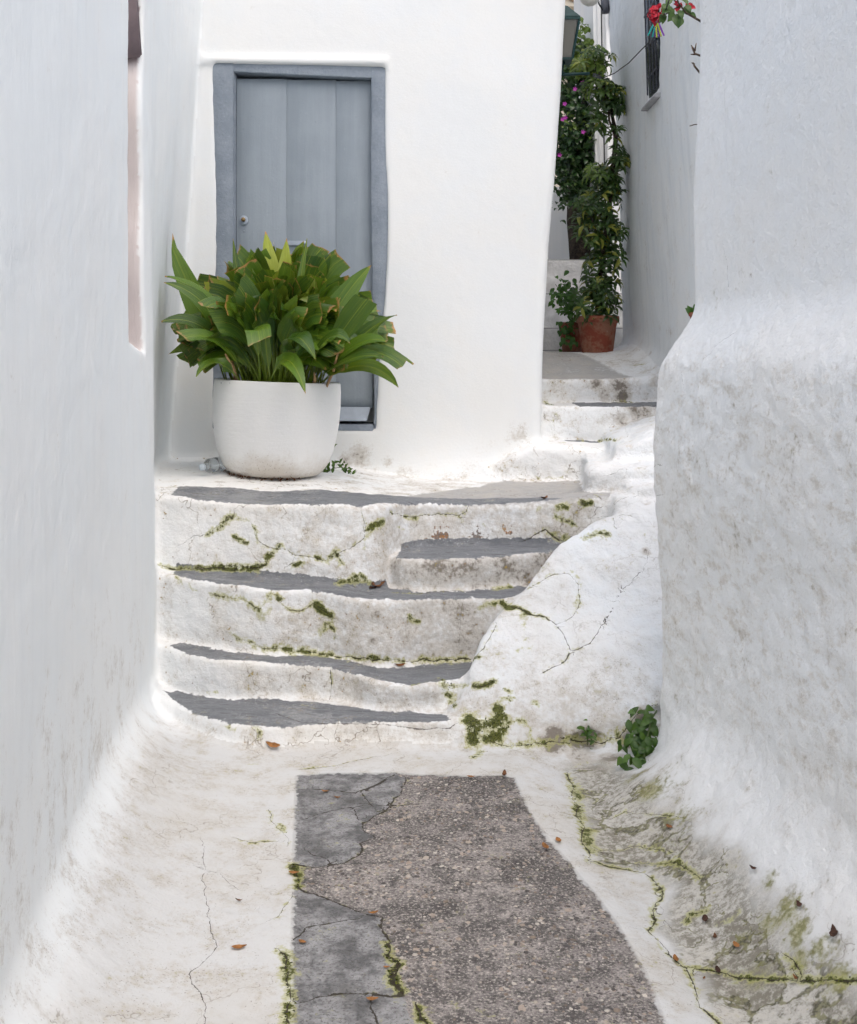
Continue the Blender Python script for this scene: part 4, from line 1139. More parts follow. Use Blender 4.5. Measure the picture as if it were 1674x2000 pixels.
FALLEN = [(533,1458,24,0,'large orange fallen leaf on the white floor below the lowest step'), (780,1301,16,1,'dark red fallen leaf lying on the second grey tread'), (737,1143,24,1,'brown curled leaf in the corner beside the half step'), (728,1148,18,2,'dark leaf fragment tucked under the curled one beside the half step'), (1064,975,20,1,'thin brown leaf on the landing edge near its right end'),
          (467,1852,22,0,'orange fallen leaf on the white floor, lowest left of the bare strip'), (467,1760,11,1,'small brown leaf on white floor above the lowest left one'), (574,1706,16,0,'bright yellow orange leaf in moss at the left edge of bare strip'), (591,1841,14,0,'orange leaf on lower grey cement patch near its left edge'), (729,1785,16,0,'orange brown leaf at the crack crossing the bare strip'),
          (1066,1657,20,0,'orange leaf on the right edge of the bare strip'), (1091,1643,16,0,'small orange leaf on white border beside the bare strip'), (1309,1617,15,1,'brown leaf at the top of the stained gutter'), (1320,1876,18,0,'orange leaf in the gutter crack near the bottom'), (1378,1797,18,2,'dark brown leaf in a green stain halfway down the gutter'),
          (1440,1849,17,0,'orange leaf in the middle of the lower gutter'), (1397,1831,14,1,'brown leaf just left of the middle of the lower gutter'), (1403,1898,17,2,'dark leaf on the branching crack of the lower gutter'), (1562,1769,18,2,'brown leaf on clean white flare right of the gutter'), (1630,1825,28,2,'large dark crumpled leaf farthest right on the white flare'), (1473,1698,16,2,'dark brown leaf on the upper right border of the gutter'), (1555,1912,14,1,'brown leaf on the crack near the right edge'), (1580,1920,40,2,''),
          (635,1547,12,0,'small orange leaf on the upper grey cement patch, left one'), (659,1559,11,0,'small orange leaf on the upper grey cement patch, right one'), (727,1953,18,0,'orange brown leaf at lower end of the cement patch'), (755,1890,10,0,'tiny orange leaf on the lower cement patch beside the mossy crack'), (1375,1912,8,1,'tiny brown leaf below the branching crack'), (920,1518,12,0,'small orange leaf at the upper edge of the bare strip, left one'), (985,1515,18,1,'brown leaf at the upper edge of the bare strip, right one')]
FALLEN = [f for f in FALLEN if f[4]]
hp_ = hit([(f[0], f[1]) for f in FALLEN])
eps = .012
for f, p in zip(FALLEN, hp_):
    g = np.array([field(np.array([p + np.eye(3)[a] * eps]))[0] - field(np.array([p - np.eye(3)[a] * eps]))[0] for a in range(3)])
    nrm = Vector(g).normalized(); nrm = (nrm + Vector((0, 0, 1))).normalized()
    L = f[2] / FPX * p[1] * 1.35
    q = nrm.to_track_quat('Z', 'Y').to_matrix().to_4x4()
    M4 = Matrix.Translation(Vector(p) + nrm * .001) @ q @ Matrix.Rotation(rr.choice((1.2, 1.5, 1.8, -1.4, -1.7)) + rr.uniform(-.4, .4), 4, 'Z') @ Matrix.Diagonal((L, L, L, 1)) @ Matrix.Translation((0, -.5, 0))
    o = place('fallen_leaf', rr.choice(dead[f[3]]), None, M4)
    tag(o, f[4], 'leaf', 'fallen leaves on floor and steps')
# crumbled litter under the planter
mb = MB()
lit = ovate(2, .5, .5, .4, 3)
for i in range(130):
    a = rr.uniform(math.pi * 1.02, math.pi * 1.72); r_ = rr.uniform(.215, .275)
    c = Vector((PC[0] + r_ * math.cos(a), PC[1] + r_ * math.sin(a), .922 + rr.uniform(0, .014)))
    c.z = float(landing_z(np.array(c.x), np.array(c.y))) + rr.uniform(.002, .014)
    s_ = rr.uniform(.010, .026)
    R_ = Matrix.Rotation(rr.uniform(0, 6.3), 3, 'Z') @ Matrix.Rotation(rr.uniform(-.6, .6), 3, 'X')
    mb.add([c + R_ @ (Vector(v) * s_) for v in lit.v], lit.f)
tag(mb.build('leaf_litter', M['brown']), 'crumbled brown leaves caught under the front of the planter', 'litter', kind='stuff')

# ------------------------------------------------------------------ green weeds
M['weed'] = leaf_mat('weed_leaf', (.024, .075, .010), (.095, .19, .022), (.20, .30, .03), stripes=False, rough=.42, trans=.25)
M['stem'] = simple('green_stem', (.09, .13, .04), .6)
weedm = [ovate(5, w_, c_, .25, 40 + q, .06).mesh('leaf', M['weed']) for q, (w_, c_) in enumerate(((.50, -.4), (.42, -.6), (.55, -.3)))]
def orient(p, d, face, L):
    d = d.normalized(); l = d.cross(face)
    if l.length < .02: l = d.cross(Vector((1, 0, 0)))
    l.normalize(); n = l.cross(d)
    m4 = Matrix((l, d, n)).transposed().to_4x4()
    return Matrix.Translation(p) @ m4 @ Matrix.Diagonal((L, L, L, 1))
wd_ = empty('wall_weed', at(1268, 1500, 4.38), 'leafy green weed hanging from the foot of the buttress wall corner', 'weed')
wd_.location.z = .03
path = [(1283,1388,4.50),(1272,1405,4.46),(1268,1425,4.42),(1262,1450,4.38),(1258,1475,4.33),(1262,1500,4.28)]
stm = MB(); stm.tube([at(*p) for p in path], .004, 5); stm.build('stem', M['stem'], wd_)
for i in range(150):
    t = rr.random() ** .9 * (len(path) - 1.01); k = int(t)
    a, b = at(*path[k]), at(*path[k + 1]); c = a.lerp(b, t - k)
    sp_ = .022 + .022 * min(t, 3) / 3
    c += Vector((rr.gauss(-.2, 1) * sp_, rr.gauss(0, 1) * .03, rr.gauss(0, 1) * .018))
    d = Vector((rr.gauss(-.15, .7), rr.gauss(-.4, .5), rr.gauss(-.55, .45)))
    L = rr.uniform(.028, .058)
    e = c + d.normalized() * L
    if e.x > .90 or c.x > .895: continue
    place('leaf', rr.choice(weedm), wd_, orient(c, d, Vector((rr.gauss(-.2, .4), -.8, .7)), L))
w2 = empty('small_weed', at(1147, 1455, 4.53), 'small dark green weed in the hollow at the foot of the white bank', 'weed')
w2.location.z = .0
for i in range(26):
    c = at(1147 + rr.gauss(0, 7), 1437 + rr.gauss(0, 11), 4.50 + rr.uniform(-.03, .02))
    place('leaf', rr.choice(weedm), w2, orient(c, Vector((rr.gauss(0, .7), -.4, rr.gauss(.2, .6))), Vector((0, -.7, .7)), rr.uniform(.018, .032)))
mb = MB(); mb.tube([at(1147, 1458, 4.53), at(1148, 1440, 4.51), at(1146, 1425, 4.50)], .002, 4); mb.build('stem', M['stem'], w2)
w3 = empty('creeping_weed', at(650, 928, 6.4), 'creeping green weed sprouting behind the right foot of the planter', 'weed')
w3.location.z = .88
p3 = [(628,928,6.38),(640,905,6.5),(644,885,6.6),(650,858,6.68)]; p4 = [(628,930,6.38),(650,915,6.45),(668,912,6.48),(690,930,6.42)]
for pt in (p3, p4):
    mb = MB(); mb.tube([at(*p) for p in pt], .002, 4); mb.build('stem', M['stem'], w3)
for i in range(64):
    pt = p4 if i % 5 else p3
    t = rr.random() * 2.99; k = int(t); c = at(*pt[k]).lerp(at(*pt[k + 1]), t - k)
    c += Vector((rr.gauss(0, .016), rr.gauss(0, .02), abs(rr.gauss(0, .016)))); c.z = max(c.z, .875); c.y = min(c.y, 6.70)
    place('leaf', rr.choice(weedm), w3, orient(c, Vector((rr.gauss(.1, .6), -.3, rr.gauss(.1, .6))), Vector((0, -.8, .6)), rr.uniform(.020, .038)))
print('NEAR', _t.time() - _t0)
# ------------------------------------------------------------------ the passage: window, pots, plants, lamps
M['navy'] = simple('dark_window_glass', (.012, .016, .028), .25, .1, 8., spec=.5)
M['bar'] = simple('window_bar_paint', (.10, .105, .125), .5, .15, 30.)
M['greywood'] = simple('weathered_sill', (.42, .42, .43), .8, .12, 30.)
win = MB(); win.hexa([(1.497, 7.245, 3.29), (1.58, 7.245, 3.29), (1.58, 7.585, 3.29), (1.484, 7.585, 3.29), (1.424, 7.245, 4.95), (1.58, 7.245, 4.95), (1.58, 7.585, 4.95), (1.411, 7.585, 4.95)]); win = win.build('window', M['navy'], ah, False)
for i in range(4):
    y = 7.29 + i * .082
    b = MB(); b.tube([(1.472 - .045 * (y - 7.4), y, 3.31), (1.425 - .045 * (y - 7.4), y, 4.85)], .005, 6); b.build('bar', M['bar'], win)
for i in range(7):
    z = 3.42 + i * .21
    b = MB(); xx = 1.475 - .045 * (z - 3.3); b.box(xx - .003, xx + .003, 7.252, 7.578, z, z + .010); b.build('cross_bar', M['bar'], win, False)
b = MB(); b.hexa([(1.435, 7.20, 3.222), (1.54, 7.20, 3.222), (1.54, 7.625, 3.222), (1.435, 7.625, 3.222), (1.447, 7.20, 3.248), (1.54, 7.20, 3.256), (1.54, 7.625, 3.256), (1.447, 7.625, 3.248)]); b.build('sill', M['greywood'], win, False, .004)

# far end of the passage
M['far'] = limewash('limewash_far', {'x'}, streak=.15, rough_h=.4, wall=((.80, .80, .79), (.82, .81, .78)))
M['cream'] = simple('cream_plaster', (.62, .56, .46), .85, .08, 6.)
M['tile'] = simple('roof_tile', (.45, .30, .20), .85, .2, 9.)
M['paleblue'] = simple('pale_blue_shutter', (.30, .37, .44), .6, .06)
M['farstep'] = simple('far_step_limewash', (.66, .655, .64), .9, .14, 7., bump=.02)
M['fargrey'] = simple('far_step_grey', (.36, .355, .35), .85, .12, 9.)
fs = empty('stairs', (1.1, 8.9, 1.55), 'pale worn steps at the far end of the passage behind the potted shrub', 'stairs')
for k, (y0, z1) in enumerate(((8.85, 1.62), (9.05, 1.80), (9.45, 2.10), (9.85, 2.42))):
    b = MB(); b.box(.55, 1.9, y0, y0 + 1.2, z1 - .5, z1 - .012); o = b.build('step', M['farstep'], fs, False, .012)
    b = MB(); b.box(.552, 1.898, y0 + .03, y0 + 1.19, z1 - .0125, z1 - .002); b.build('grey_tread', M['fargrey'], o, False)
fh = empty('far_house', (1.5, 9.75, 1.5), 'bright white narrow house corner behind the tall potted shrub', 'house')
b = MB(); b.hexa([(1.475, 9.7, 1.3), (2.3, 9.7, 1.3), (2.3, 11.0, 1.3), (1.475, 11.0, 1.3), (1.405, 9.7, 5.6), (2.3, 9.7, 5.6), (2.3, 11.0, 5.6), (1.405, 11.0, 5.6)]); b.build('wall', M['far'], fh, False, .03)
b = MB(); b.hexa([(1.535, 9.64, 3.0), (1.60, 9.64, 3.0), (1.60, 9.71, 3.0), (1.535, 9.71, 3.0), (1.50, 9.64, 5.5), (1.56, 9.64, 5.5), (1.56, 9.71, 5.5), (1.50, 9.71, 5.5)]); b.build('corner_strip', M['far'], fh, False, .006)
b = MB(); b.box(1.545, 1.66, 9.60, 9.635, 4.38, 4.62); b.build('shutter', M['paleblue'], fh, False, .004)
M['cable'] = simple('black_cable', (.02, .02, .02), .6)
b = MB(); b.tube([(1.515, 9.66, 2.9), (1.505, 9.655, 3.4), (1.487, 9.65, 4.1), (1.48, 9.65, 4.6), (1.47, 9.66, 5.4)], .006, 5); b.build('drain_cable', M['cable'], fh)
vw = empty('garden_wall', (1.0, 10.9, 2.0), 'weathered white garden wall under the climbing vine at the passage end', 'wall')
b = MB(); b.box(.2, 1.47, 10.8, 11.0, 1.5, 3.2); b.build('wall_face', M['far'], vw, False, .03)
ch = empty('cream_house', (1.2, 12.9, 2.0), 'cream plastered house with tiled eaves half hidden above the vine', 'house')
b = MB(); b.box(.3, 2.2, 12.8, 14, 1.8, 5.55); b.build('wall', M['cream'], ch, False)
b = MB(); b.hexa([(.2, 12.4, 5.42), (2.4, 12.4, 5.42), (2.4, 13.6, 5.7), (.2, 13.6, 5.7), (.2, 12.4, 5.50), (2.4, 12.4, 5.50), (2.4, 13.6, 6.1), (.2, 13.6, 6.1)]); roof = b.build('roof', M['cream'], ch, False, .01)
for k in range(16):
    b = MB(); x = .25 + k * .135; b.tube([(x, 12.36, 5.52), (x, 13.6, 6.12)], .06, 8); b.build('roof_tile', M['tile'], roof)
b = MB(); b.hexa([(.3, 12.68, 4.78), (1.75, 12.68, 4.78), (1.75, 12.8, 4.78), (.3, 12.8, 4.78), (.3, 12.56, 4.9), (1.75, 12.56, 4.9), (1.75, 12.8, 4.9), (.3, 12.8, 4.9)]); b.build('cornice', M['cream'], ch, False, .008)

# climbing vine
M['vine'] = leaf_mat('vine_leaf', (.016, .048, .012), (.065, .125, .03), (.14, .22, .04), stripes=False, rough=.34, trans=.15)
M['vinelight'] = leaf_mat('young_vine_leaf', (.06, .12, .015), (.12, .18, .03), (.20, .25, .04), stripes=False, rough=.4, trans=.3)
M['magenta'] = simple('magenta_bract', (.42, .05, .36), .6, .1)
M['bark'] = simple('rough_bark', (.10, .075, .055), .95, .35, 25., bump=.05)
vine = empty('climbing_vine', (1.36, 10.2, 2.2), 'dense dark climbing vine with small magenta blossoms filling the passage end', 'vine')
b = MB(); tp = [at(1140, 520, 10.2), at(1133, 470, 10.2), at(1128, 430, 10.2), at(1132, 390, 10.2), at(1130, 340, 10.2), at(1140, 270, 10.25), at(1150, 180, 10.3), at(1138, 90, 10.35)]
b.tube(tp, [.13, .11, .10, .11, .09, .07, .05, .03], 9); b.build('trunk', M['bark'], vine)
def leaf_mass(n, fn, mat, size, seed, tmpl):
    r = random.Random(seed); mb = MB(); lu = []; lv = []; lk = []
    for i in range(n):
        c = fn(r)
        d = Vector((r.gauss(0, .7), r.gauss(-.35, .5), r.gauss(-.35, .6))).normalized()
        L = r.uniform(*size); m4 = orient(c, d, Vector((r.gauss(0, .5), -.7 + r.gauss(0, .3), .7)), L)
        mb.add([m4 @ Vector(v) for v in tmpl.v], tmpl.f); lu += tmpl.a['lu']; lv += tmpl.a['lv']; lk += [max(0, r.gauss(.15, .3))] * len(tmpl.v)
    mb.a = dict(lu=lu, lv=lv, lk=lk)
    return mb
VREG = [(1118,330,45,75), (1135,250,38,70), (1125,210,40,60), (1140,170,40,50), (1120,290,40,50), (1100,260,24,60), (1150,300,22,60), (1130,370,22,30), (1146,125,25,30), (1110,150,30,30), (1105,320,22,60), (1120,115,25,30)]
def vfn(r):
    c = r.choice(VREG); px = c[0] + r.uniform(-1, 1) * c[2]; py = c[1] + r.uniform(-1, 1) * c[3]
    return at(px, py, 10.0 + r.uniform(-.25, .45))
tm = ovate(3, .6, -.5, .25, 77)
o = leaf_mass(2600, vfn, M['vine'], (.045, .085), 31, tm).build('foliage', M['vine'], vine); o['kind'] = 'stuff'
o = leaf_mass(260, lambda r: at(1135 + r.gauss(0, 18), r.choice((110, 125, 240, 60, 90)) + r.gauss(0, 14), 9.9 + r.uniform(-.2, .3)), M['vinelight'], (.04, .08), 32, tm).build('young_foliage', M['vinelight'], vine); o['kind'] = 'stuff'
o = leaf_mass(60, lambda r: at(1098 + r.gauss(0, 8), 345 + r.gauss(0, 28), 9.8), M['vine'], (.035, .06), 33, tm).build('hanging_sprig', M['vine'], vine); o['kind'] = 'stuff'
for (px, py) in ((1123,174),(1138,162),(1103,203),(1099,233),(1104,230),(1139,258),(1093,303)):
    b = MB(); c = at(px, py, 9.62)
    for k in range(5):
        a = k * 1.256; e = Vector((math.cos(a) * .020, -.01, math.sin(a) * .020)); f = Vector((math.cos(a + .6) * .014, -.004, math.sin(a + .6) * .014))
        b.add([c, c + f, c + e * 1.1, c + Vector((math.cos(a - .6) * .014, -.004, math.sin(a - .6) * .014))], [(0, 1, 2, 3)])
    b.build('blossom', M['magenta'], vine, False)

# umbrella shrub in a terracotta pot
s = NT('terracotta'); P = s.pos(); nl = s.noise(P, 9., 4, .6); nf = s.noise(P, 60., 3, .6)
col = s.mix(s.step(s.add(nl, s.mul(s.sub(nf, .5), .4)), .42, .60), (.27, .125, .080), (.22, .055, .032))
col = s.mix(s.mul(s.step(s.noise(P, 22., 4, .7), .64, .70), .6), col, (.5, .36, .28)); s.bump(s.mul(nf, .004)); M['terra'] = s.fin(col, .85, .2)
TP = Vector((1.245, 8.3, 1.585))
tp_ = MB(); tp_.lathe([(.0001, 0), (.108, 0), (.114, .01), (.138, .20), (.144, .225), (.156, .228), (.160, .24), (.160, .27), (.154, .276), (.146, .274), (.140, .25)], TP, 32); terr = tp_.build('terracotta_pot', M['terra'])
tag(terr, 'weathered terracotta pot holding the tall shrub beside the passage wall', 'pot')
b = MB(); b.lathe([(.0001, .255), (.142, .252)], TP, 24); b.build('soil', M['soil'], terr)
M['schef'] = leaf_mat('umbrella_leaf', (.018, .055, .014), (.070, .140, .026), (.28, .29, .04), stripes=False, rough=.36, trans=.2)
M['scheflight'] = leaf_mat('young_umbrella_leaf', (.07, .14, .022), (.16, .25, .04), (.34, .36, .06), stripes=False, rough=.36, trans=.3)
def palmate(seed, mat):
    r = random.Random(seed); mb = MB(); lu = []; lv = []; lk = []
    t = ovate(3, .30, -.45, .3, seed)
    n = r.choice((6, 7, 7))
    for k in range(n):
        a = k * 2 * math.pi / n + r.uniform(-.15, .15); L = r.uniform(.8, 1.05)
        d = Vector((math.cos(a), math.sin(a), r.uniform(-.55, -.1)))
        m4 = orient(Vector((math.cos(a) * .14, math.sin(a) * .14, 0)), d, Vector((0, 0, 1)), L)
        y = r.choice((0, 0, 0, .1, .3)) if seed % 3 else r.choice((0, .2, .9))
        mb.add([m4 @ Vector(v) for v in t.v], t.f); lu += t.a['lu']; lv += t.a['lv']; lk += [y] * len(t.v)
    mb.a = dict(lu=lu, lv=lv, lk=lk)
    return mb.mesh('leaf', mat)
PAL = [palmate(60 + i, M['schef']) for i in range(6)]; PALL = [palmate(70 + i, M['scheflight']) for i in range(4)]
shrub = empty('umbrella_shrub', TP + Vector((0, 0, .255)), 'tall umbrella shrub with glossy fan shaped leaves climbing beside the passage wall', 'shrub')
trunk = [(1165,640,8.3),(1166,600,8.3),(1172,545,8.28),(1180,470,8.25),(1192,400,8.25),(1197,330,8.25),(1203,270,8.25),(1200,245,8.25),(1192,210,8.25),(1178,165,8.2),(1160,120,8.2)]
b = MB(); b.tube([at(*p) for p in trunk], [.016, .016, .015, .015, .014, .016, .018, .015, .012, .010, .006], 7); b.build('trunk', M['bark'], shrub)
b = MB(); b.tube([at(1160, 640, 8.3), at(1185, 560, 8.3), at(1178, 500, 8.25), at(1160, 440, 8.2), at(1150, 410, 8.2)], [.011, .010, .009, .008, .005], 6); b.build('branch', M['bark'], shrub)
b = MB(); b.tube([at(1200, 262, 8.25), at(1190, 235, 8.22), at(1188, 205, 8.2)], [.010, .009, .007], 6); b.build('branch', M['bark'], shrub)
CL = [(1172,588,34,34,42,0),(1180,520,32,36,34,0),(1190,460,26,34,26,0),(1162,430,34,34,36,0),(1150,400,22,20,14,1),(1186,385,26,28,22,0),(1190,345,26,30,26,0),(1207,300,16,24,18,0),(1164,330,16,14,8,1),(1170,230,10,16,7,0),(1196,195,24,26,34,0),(1170,165,26,16,16,1),(1152,135,24,20,18,1),(1165,108,24,18,18,1),(1150,620,10,8,3,0),(1200,250,10,20,4,0)]
for (px, py, rx, ry, n, li) in CL:
    for i in range(n):
        a = rr.uniform(0, 6.283); q = math.sqrt(rr.random())
        c = at(px + 1.2 * rx * q * math.cos(a), py + 1.15 * ry * q * math.sin(a), 8.25 + rr.uniform(-.12, .12))
        c.x = min(c.x, 1.46)
        up = Vector((math.cos(a) * .6 * q + rr.gauss(0, .25), -.6 + rr.gauss(0, .35), .65 + rr.gauss(0, .25))).normalized()
        m4 = Matrix.Translation(c) @ up.to_track_quat('Z', 'Y').to_matrix().to_4x4() @ Matrix.Rotation(rr.uniform(0, 6.3), 4, 'Z') @ Matrix.Diagonal((*[rr.uniform(.065, .10)] * 3, 1))
        place('leaf', rr.choice(PALL if li and rr.random() < .75 else PAL), shrub, m4)

# leafy basil-like plant behind the pot
M['lush'] = leaf_mat('lush_leaf', (.022, .085, .012), (.06, .16, .02), (.14, .25, .03), stripes=False, rough=.45, trans=.3)
lush = [ovate(4, .6, -.4, .25, 90 + i).mesh('leaf', M['lush']) for i in range(3)]
p5 = MB(); PP = Vector((1.10, 8.62, 1.60)); p5.lathe([(.0001, 0), (.075, 0), (.10, .19), (.107, .2), (.107, .225), (.096, .225)], PP, 24); p5 = p5.build('clay_pot', M['terra'])
tag(p5, 'small clay pot half hidden left of the large terracotta pot', 'pot')
lp = empty('leafy_plant', PP + Vector((0, 0, .2)), 'bright green leafy plant spilling left of the terracotta pot', 'plant')
for k in range(6):
    t_ = at(1085 + k * 9, 555 + (k % 3) * 22, 8.6); b = MB(); b.tube([PP + Vector((0, 0, .18)), (PP + t_) / 2 + Vector((0, 0, .16)), t_], [.005, .004, .002], 5); b.build('stem', M['stem'], lp)
for i in range(210):
    px, py = rr.choice(((1105,555),(1100,585),(1112,610),(1108,640),(1092,575),(1125,590),(1115,655),(1118,575)))
    c = at(px + rr.gauss(0, 9), py + rr.gauss(0, 12), 8.45 + rr.uniform(-.08, .15))
    if c.x < .84: continue
    place('leaf', rr.choice(lush), lp, orient(c, Vector((rr.gauss(-.1, .6), -.4, rr.gauss(-.5, .5))), Vector((rr.gauss(0, .4), -.7, .7)), rr.uniform(.035, .062)))

# street lantern on the side of the door house
M['lantern'] = simple('dark_green_metal', (.020, .060, .062), .45, .15, 30.)
s = NT('lantern_glass'); s.fin((.30, .30, .27), .22, .5); s.b.inputs['Transmission Weight'].default_value = .55; M['lglass'] = s.m
LC = Vector((.885, 7.55, 3.545))
lan = empty('street_lantern', LC, 'dark green street lantern fixed high on the corner of the passage', 'lantern')
def ring4(h, z, c=LC): return [(c.x - h, c.y - h, c.z + z), (c.x + h, c.y - h, c.z + z), (c.x + h, c.y + h, c.z + z), (c.x - h, c.y + h, c.z + z)]
b = MB(); b.hexa(ring4(.122, .262) + ring4(.04, .36)); b.build('roof', M['lantern'], lan, False, .005)
b = MB(); b.lathe([(.0001, .44), (.02, .42), (.014, .40), (.03, .37), (.03, .36)], LC, 12); b.build('finial', M['lantern'], lan)
b = MB(); b.hexa(ring4(.118, .245) + ring4(.118, .262)); b.build('top_rail', M['lantern'], lan, False)
b = MB(); b.hexa(ring4(.072, -.01) + ring4(.074, .006)); b.build('bottom_rail', M['lantern'], lan, False)
for sx in (-1, 1):
    for sy in (-1, 1):
        b = MB(); b.tube([LC + Vector((sx * .070, sy * .070, 0)), LC + Vector((sx * .110, sy * .110, .25))], .010, 4); b.build('corner_post', M['lantern'], lan, False)
for k in range(4):
    R_ = Matrix.Rotation(k * math.pi / 2, 3, 'Z')
    q = [LC + R_ @ Vector(v) for v in ((-.064, -.069, .006), (.064, -.069, .006), (.102, -.107, .245), (-.102, -.107, .245), (-.064, -.066, .006), (.064, -.066, .006), (.102, -.104, .245), (-.102, -.104, .245))]
    b = MB(); b.add(q, [(0, 1, 2, 3), (7, 6, 5, 4)]); b.build('pane', M['lglass'], lan, False)
b = MB(); b.tube([LC + Vector((0, 0, -.01)), LC + Vector((0, 0, -.07)), LC + Vector((.02, 0, -.09))], [.03, .018, .012], 8); b.build('socket', M['lantern'], lan)
b = MB(); b.tube([Vector((.80, 7.55, 3.45)), Vector((1.08, 7.55, 3.46))], .010, 6); b.build('wall_arm', M['lantern'], lan)

# globe lamp
s = NT('opal_globe'); s.fin((.78, .75, .69), .3, .5); M['opal'] = s.m
GC = at(1152, -10, 7.9)
gl = empty('globe_lamp', GC, 'white opal globe lamp cut off by the top of the picture', 'lamp')
b = MB(); b.lathe([(.0001, -.078)] + [(.078 * math.sin(a), -.078 * math.cos(a)) for a in [k * math.pi / 14 for k in range(1, 14)]] + [(.02, .085)], GC, 24); b.build('globe', M['opal'], gl)
b = MB(); b.tube([GC + Vector((0, 0, .07)), GC + Vector((0, 0, .2)), GC + Vector((.12, 0, .26)), Vector((1.44, 7.9, GC.z + .26))], .012, 8); b.build('bracket', M['lantern'], gl)
# junction box with cable on the passage house
JB = at(1182, 14, 8.6)
jb = empty('junction_box', JB, 'small grey junction box with looping cable at the top of the passage', 'junction box')
b = MB(); b.lathe([(.0001, -.05), (.03, -.045), (.035, 0), (.03, .05), (.0001, .055)], JB, 14); b.build('housing', M['bar'], jb)
b = MB(); b.tube([JB + Vector((-.02, -.02, -.03)), JB + Vector((-.05, -.02, .02)), JB + Vector((-.06, -.02, .10)), JB + Vector((-.03, -.02, .25))], .006, 5); b.build('cable', M['cable'], jb)
b = MB(); b.tube([JB + Vector((0, .01, 0)), JB + Vector((.10, .02, 0))], .012, 6); b.build('mount', M['bar'], jb)

# washing line with pegs and the blossom spray beside the right wall
wl = [at(1160, 150, 8.12), at(1178, 152, 8.0), at(1200, 143, 7.8), at(1228, 123, 7.4), at(1250, 100, 7.0), at(1268, 82, 6.4), at(1283, 55, 5.9), at(1300, 22, 5.5), at(1320, -40, 5.2)]
b = MB(); b.tube(wl, .0035, 5); line_o = b.build('washing_line', M['cable'])
tag(line_o, 'thin dark washing line stretched across the passage towards the red blossoms', 'cord')
PEG = [((.02, .38, .36), 'teal clothes peg hanging on the line below red blossoms', (1272, 72), -.35), ((.20, .04, .42), 'purple clothes peg hanging on the line, rightmost of the bunch', (1291, 62), .30), ((.17, .03, .36), 'dark purple clothes peg hanging in the middle of the bunch', (1284, 70), .02), ((.38, .45, .05), 'lime green clothes peg hanging in the bunch of pegs', (1286, 74), .16)]
for i, (c, lab, (px, py), an) in enumerate(PEG):
    mt = simple('peg_plastic', c, .4, .08)
    top = at(px - an * 20, 46, 5.72 - i * .012)
    pg = empty('clothes_peg', top, lab, 'clothes peg', 'clothes pegs on the line')
    for s2 in (-1, 1):
        b = MB()
        q = [Vector(v) for v in ((-.004 + s2 * .004, -.004, 0), (.004 + s2 * .004, -.004, 0), (.004 + s2 * .004, .004, 0), (-.004 + s2 * .004, .004, 0), (-.003 + s2 * .012, -.003, -.068), (.003 + s2 * .012, -.003, -.068), (.003 + s2 * .012, .003, -.068), (-.003 + s2 * .012, .003, -.068))]
        Rm = Matrix.Rotation(-an, 3, 'Y'); b.hexa([top + Rm @ v for v in q]); b.build('prong', mt, pg, False)
    b = MB(); b.tube([top + Vector((-.008, 0, -.02)), top + Vector((.008, 0, -.02))], .004, 6); b.build('spring', M['bar'], pg)
gp_ = empty('clothes_peg', at(1175, 152, 8.03), 'grey clothes peg clipped to the line among the shrub leaves', 'clothes peg', 'clothes pegs on the line')
for s2 in (-1, 1):
    b = MB(); c = at(1172, 151, 8.03); b.tube([c + Vector((-.05, 0, .02 + s2 * .008)), c + Vector((.01, 0, -.004 + s2 * .006))], .006, 4); b.build('prong', M['bar'], gp_, False)
M['redbract'] = simple('red_bract', (.46, .014, .035), .6, .12, 30.)
M['spray'] = leaf_mat('spray_leaf', (.03, .085, .015), (.07, .14, .03), (.15, .2, .04), stripes=False, rough=.45, trans=.35)
sp = empty('blossom_spray', at(1360, 20, 5.5), 'overhanging spray of red blossoms and green leaves beside the right wall', 'plant')
b = MB(); b.tube([at(1375, 45, 5.45), at(1340, 25, 5.48), at(1325, 5, 5.5), at(1318, -20, 5.5)], [.006, .005, .004, .003], 5); b.build('twig', M['bark'], sp)
b = MB(); b.tube([at(1330, 10, 5.5), at(1300, 28, 5.55), at(1282, 32, 5.58)], [.004, .003, .002], 5); b.build('twig', M['bark'], sp)
br = [ovate(4, .85, -.5, .35, 130 + i).mesh('bract', M['redbract']) for i in range(3)]
for i in range(34):
    px, py = rr.choice(((1285,20),(1278,30),(1272,36),(1280,42),(1288,25),(1276,24)))
    c = at(px + rr.gauss(0, 3.5), py + rr.gauss(0, 4), 5.58 + rr.uniform(-.03, .03))
    place('bract', rr.choice(br), sp, orient(c, Vector((rr.gauss(0, .7), -.5, rr.gauss(0, .7))), Vector((rr.gauss(0, .5), -1, .3)), rr.uniform(.022, .036)))
for (px, py) in ((1325,12),(1347,12),(1326,16),(1349,14)):
    for k in range(3):
        c = at(px + rr.gauss(0, 2), py + rr.gauss(0, 2), 5.52); place('bract', rr.choice(br), sp, orient(c, Vector((rr.gauss(0, .7), -.5, rr.gauss(0, .7))), Vector((0, -1, .3)), .028))
spl = [ovate(4, .62, -.4, .25, 140 + i).mesh('leaf', M['spray']) for i in range(3)]
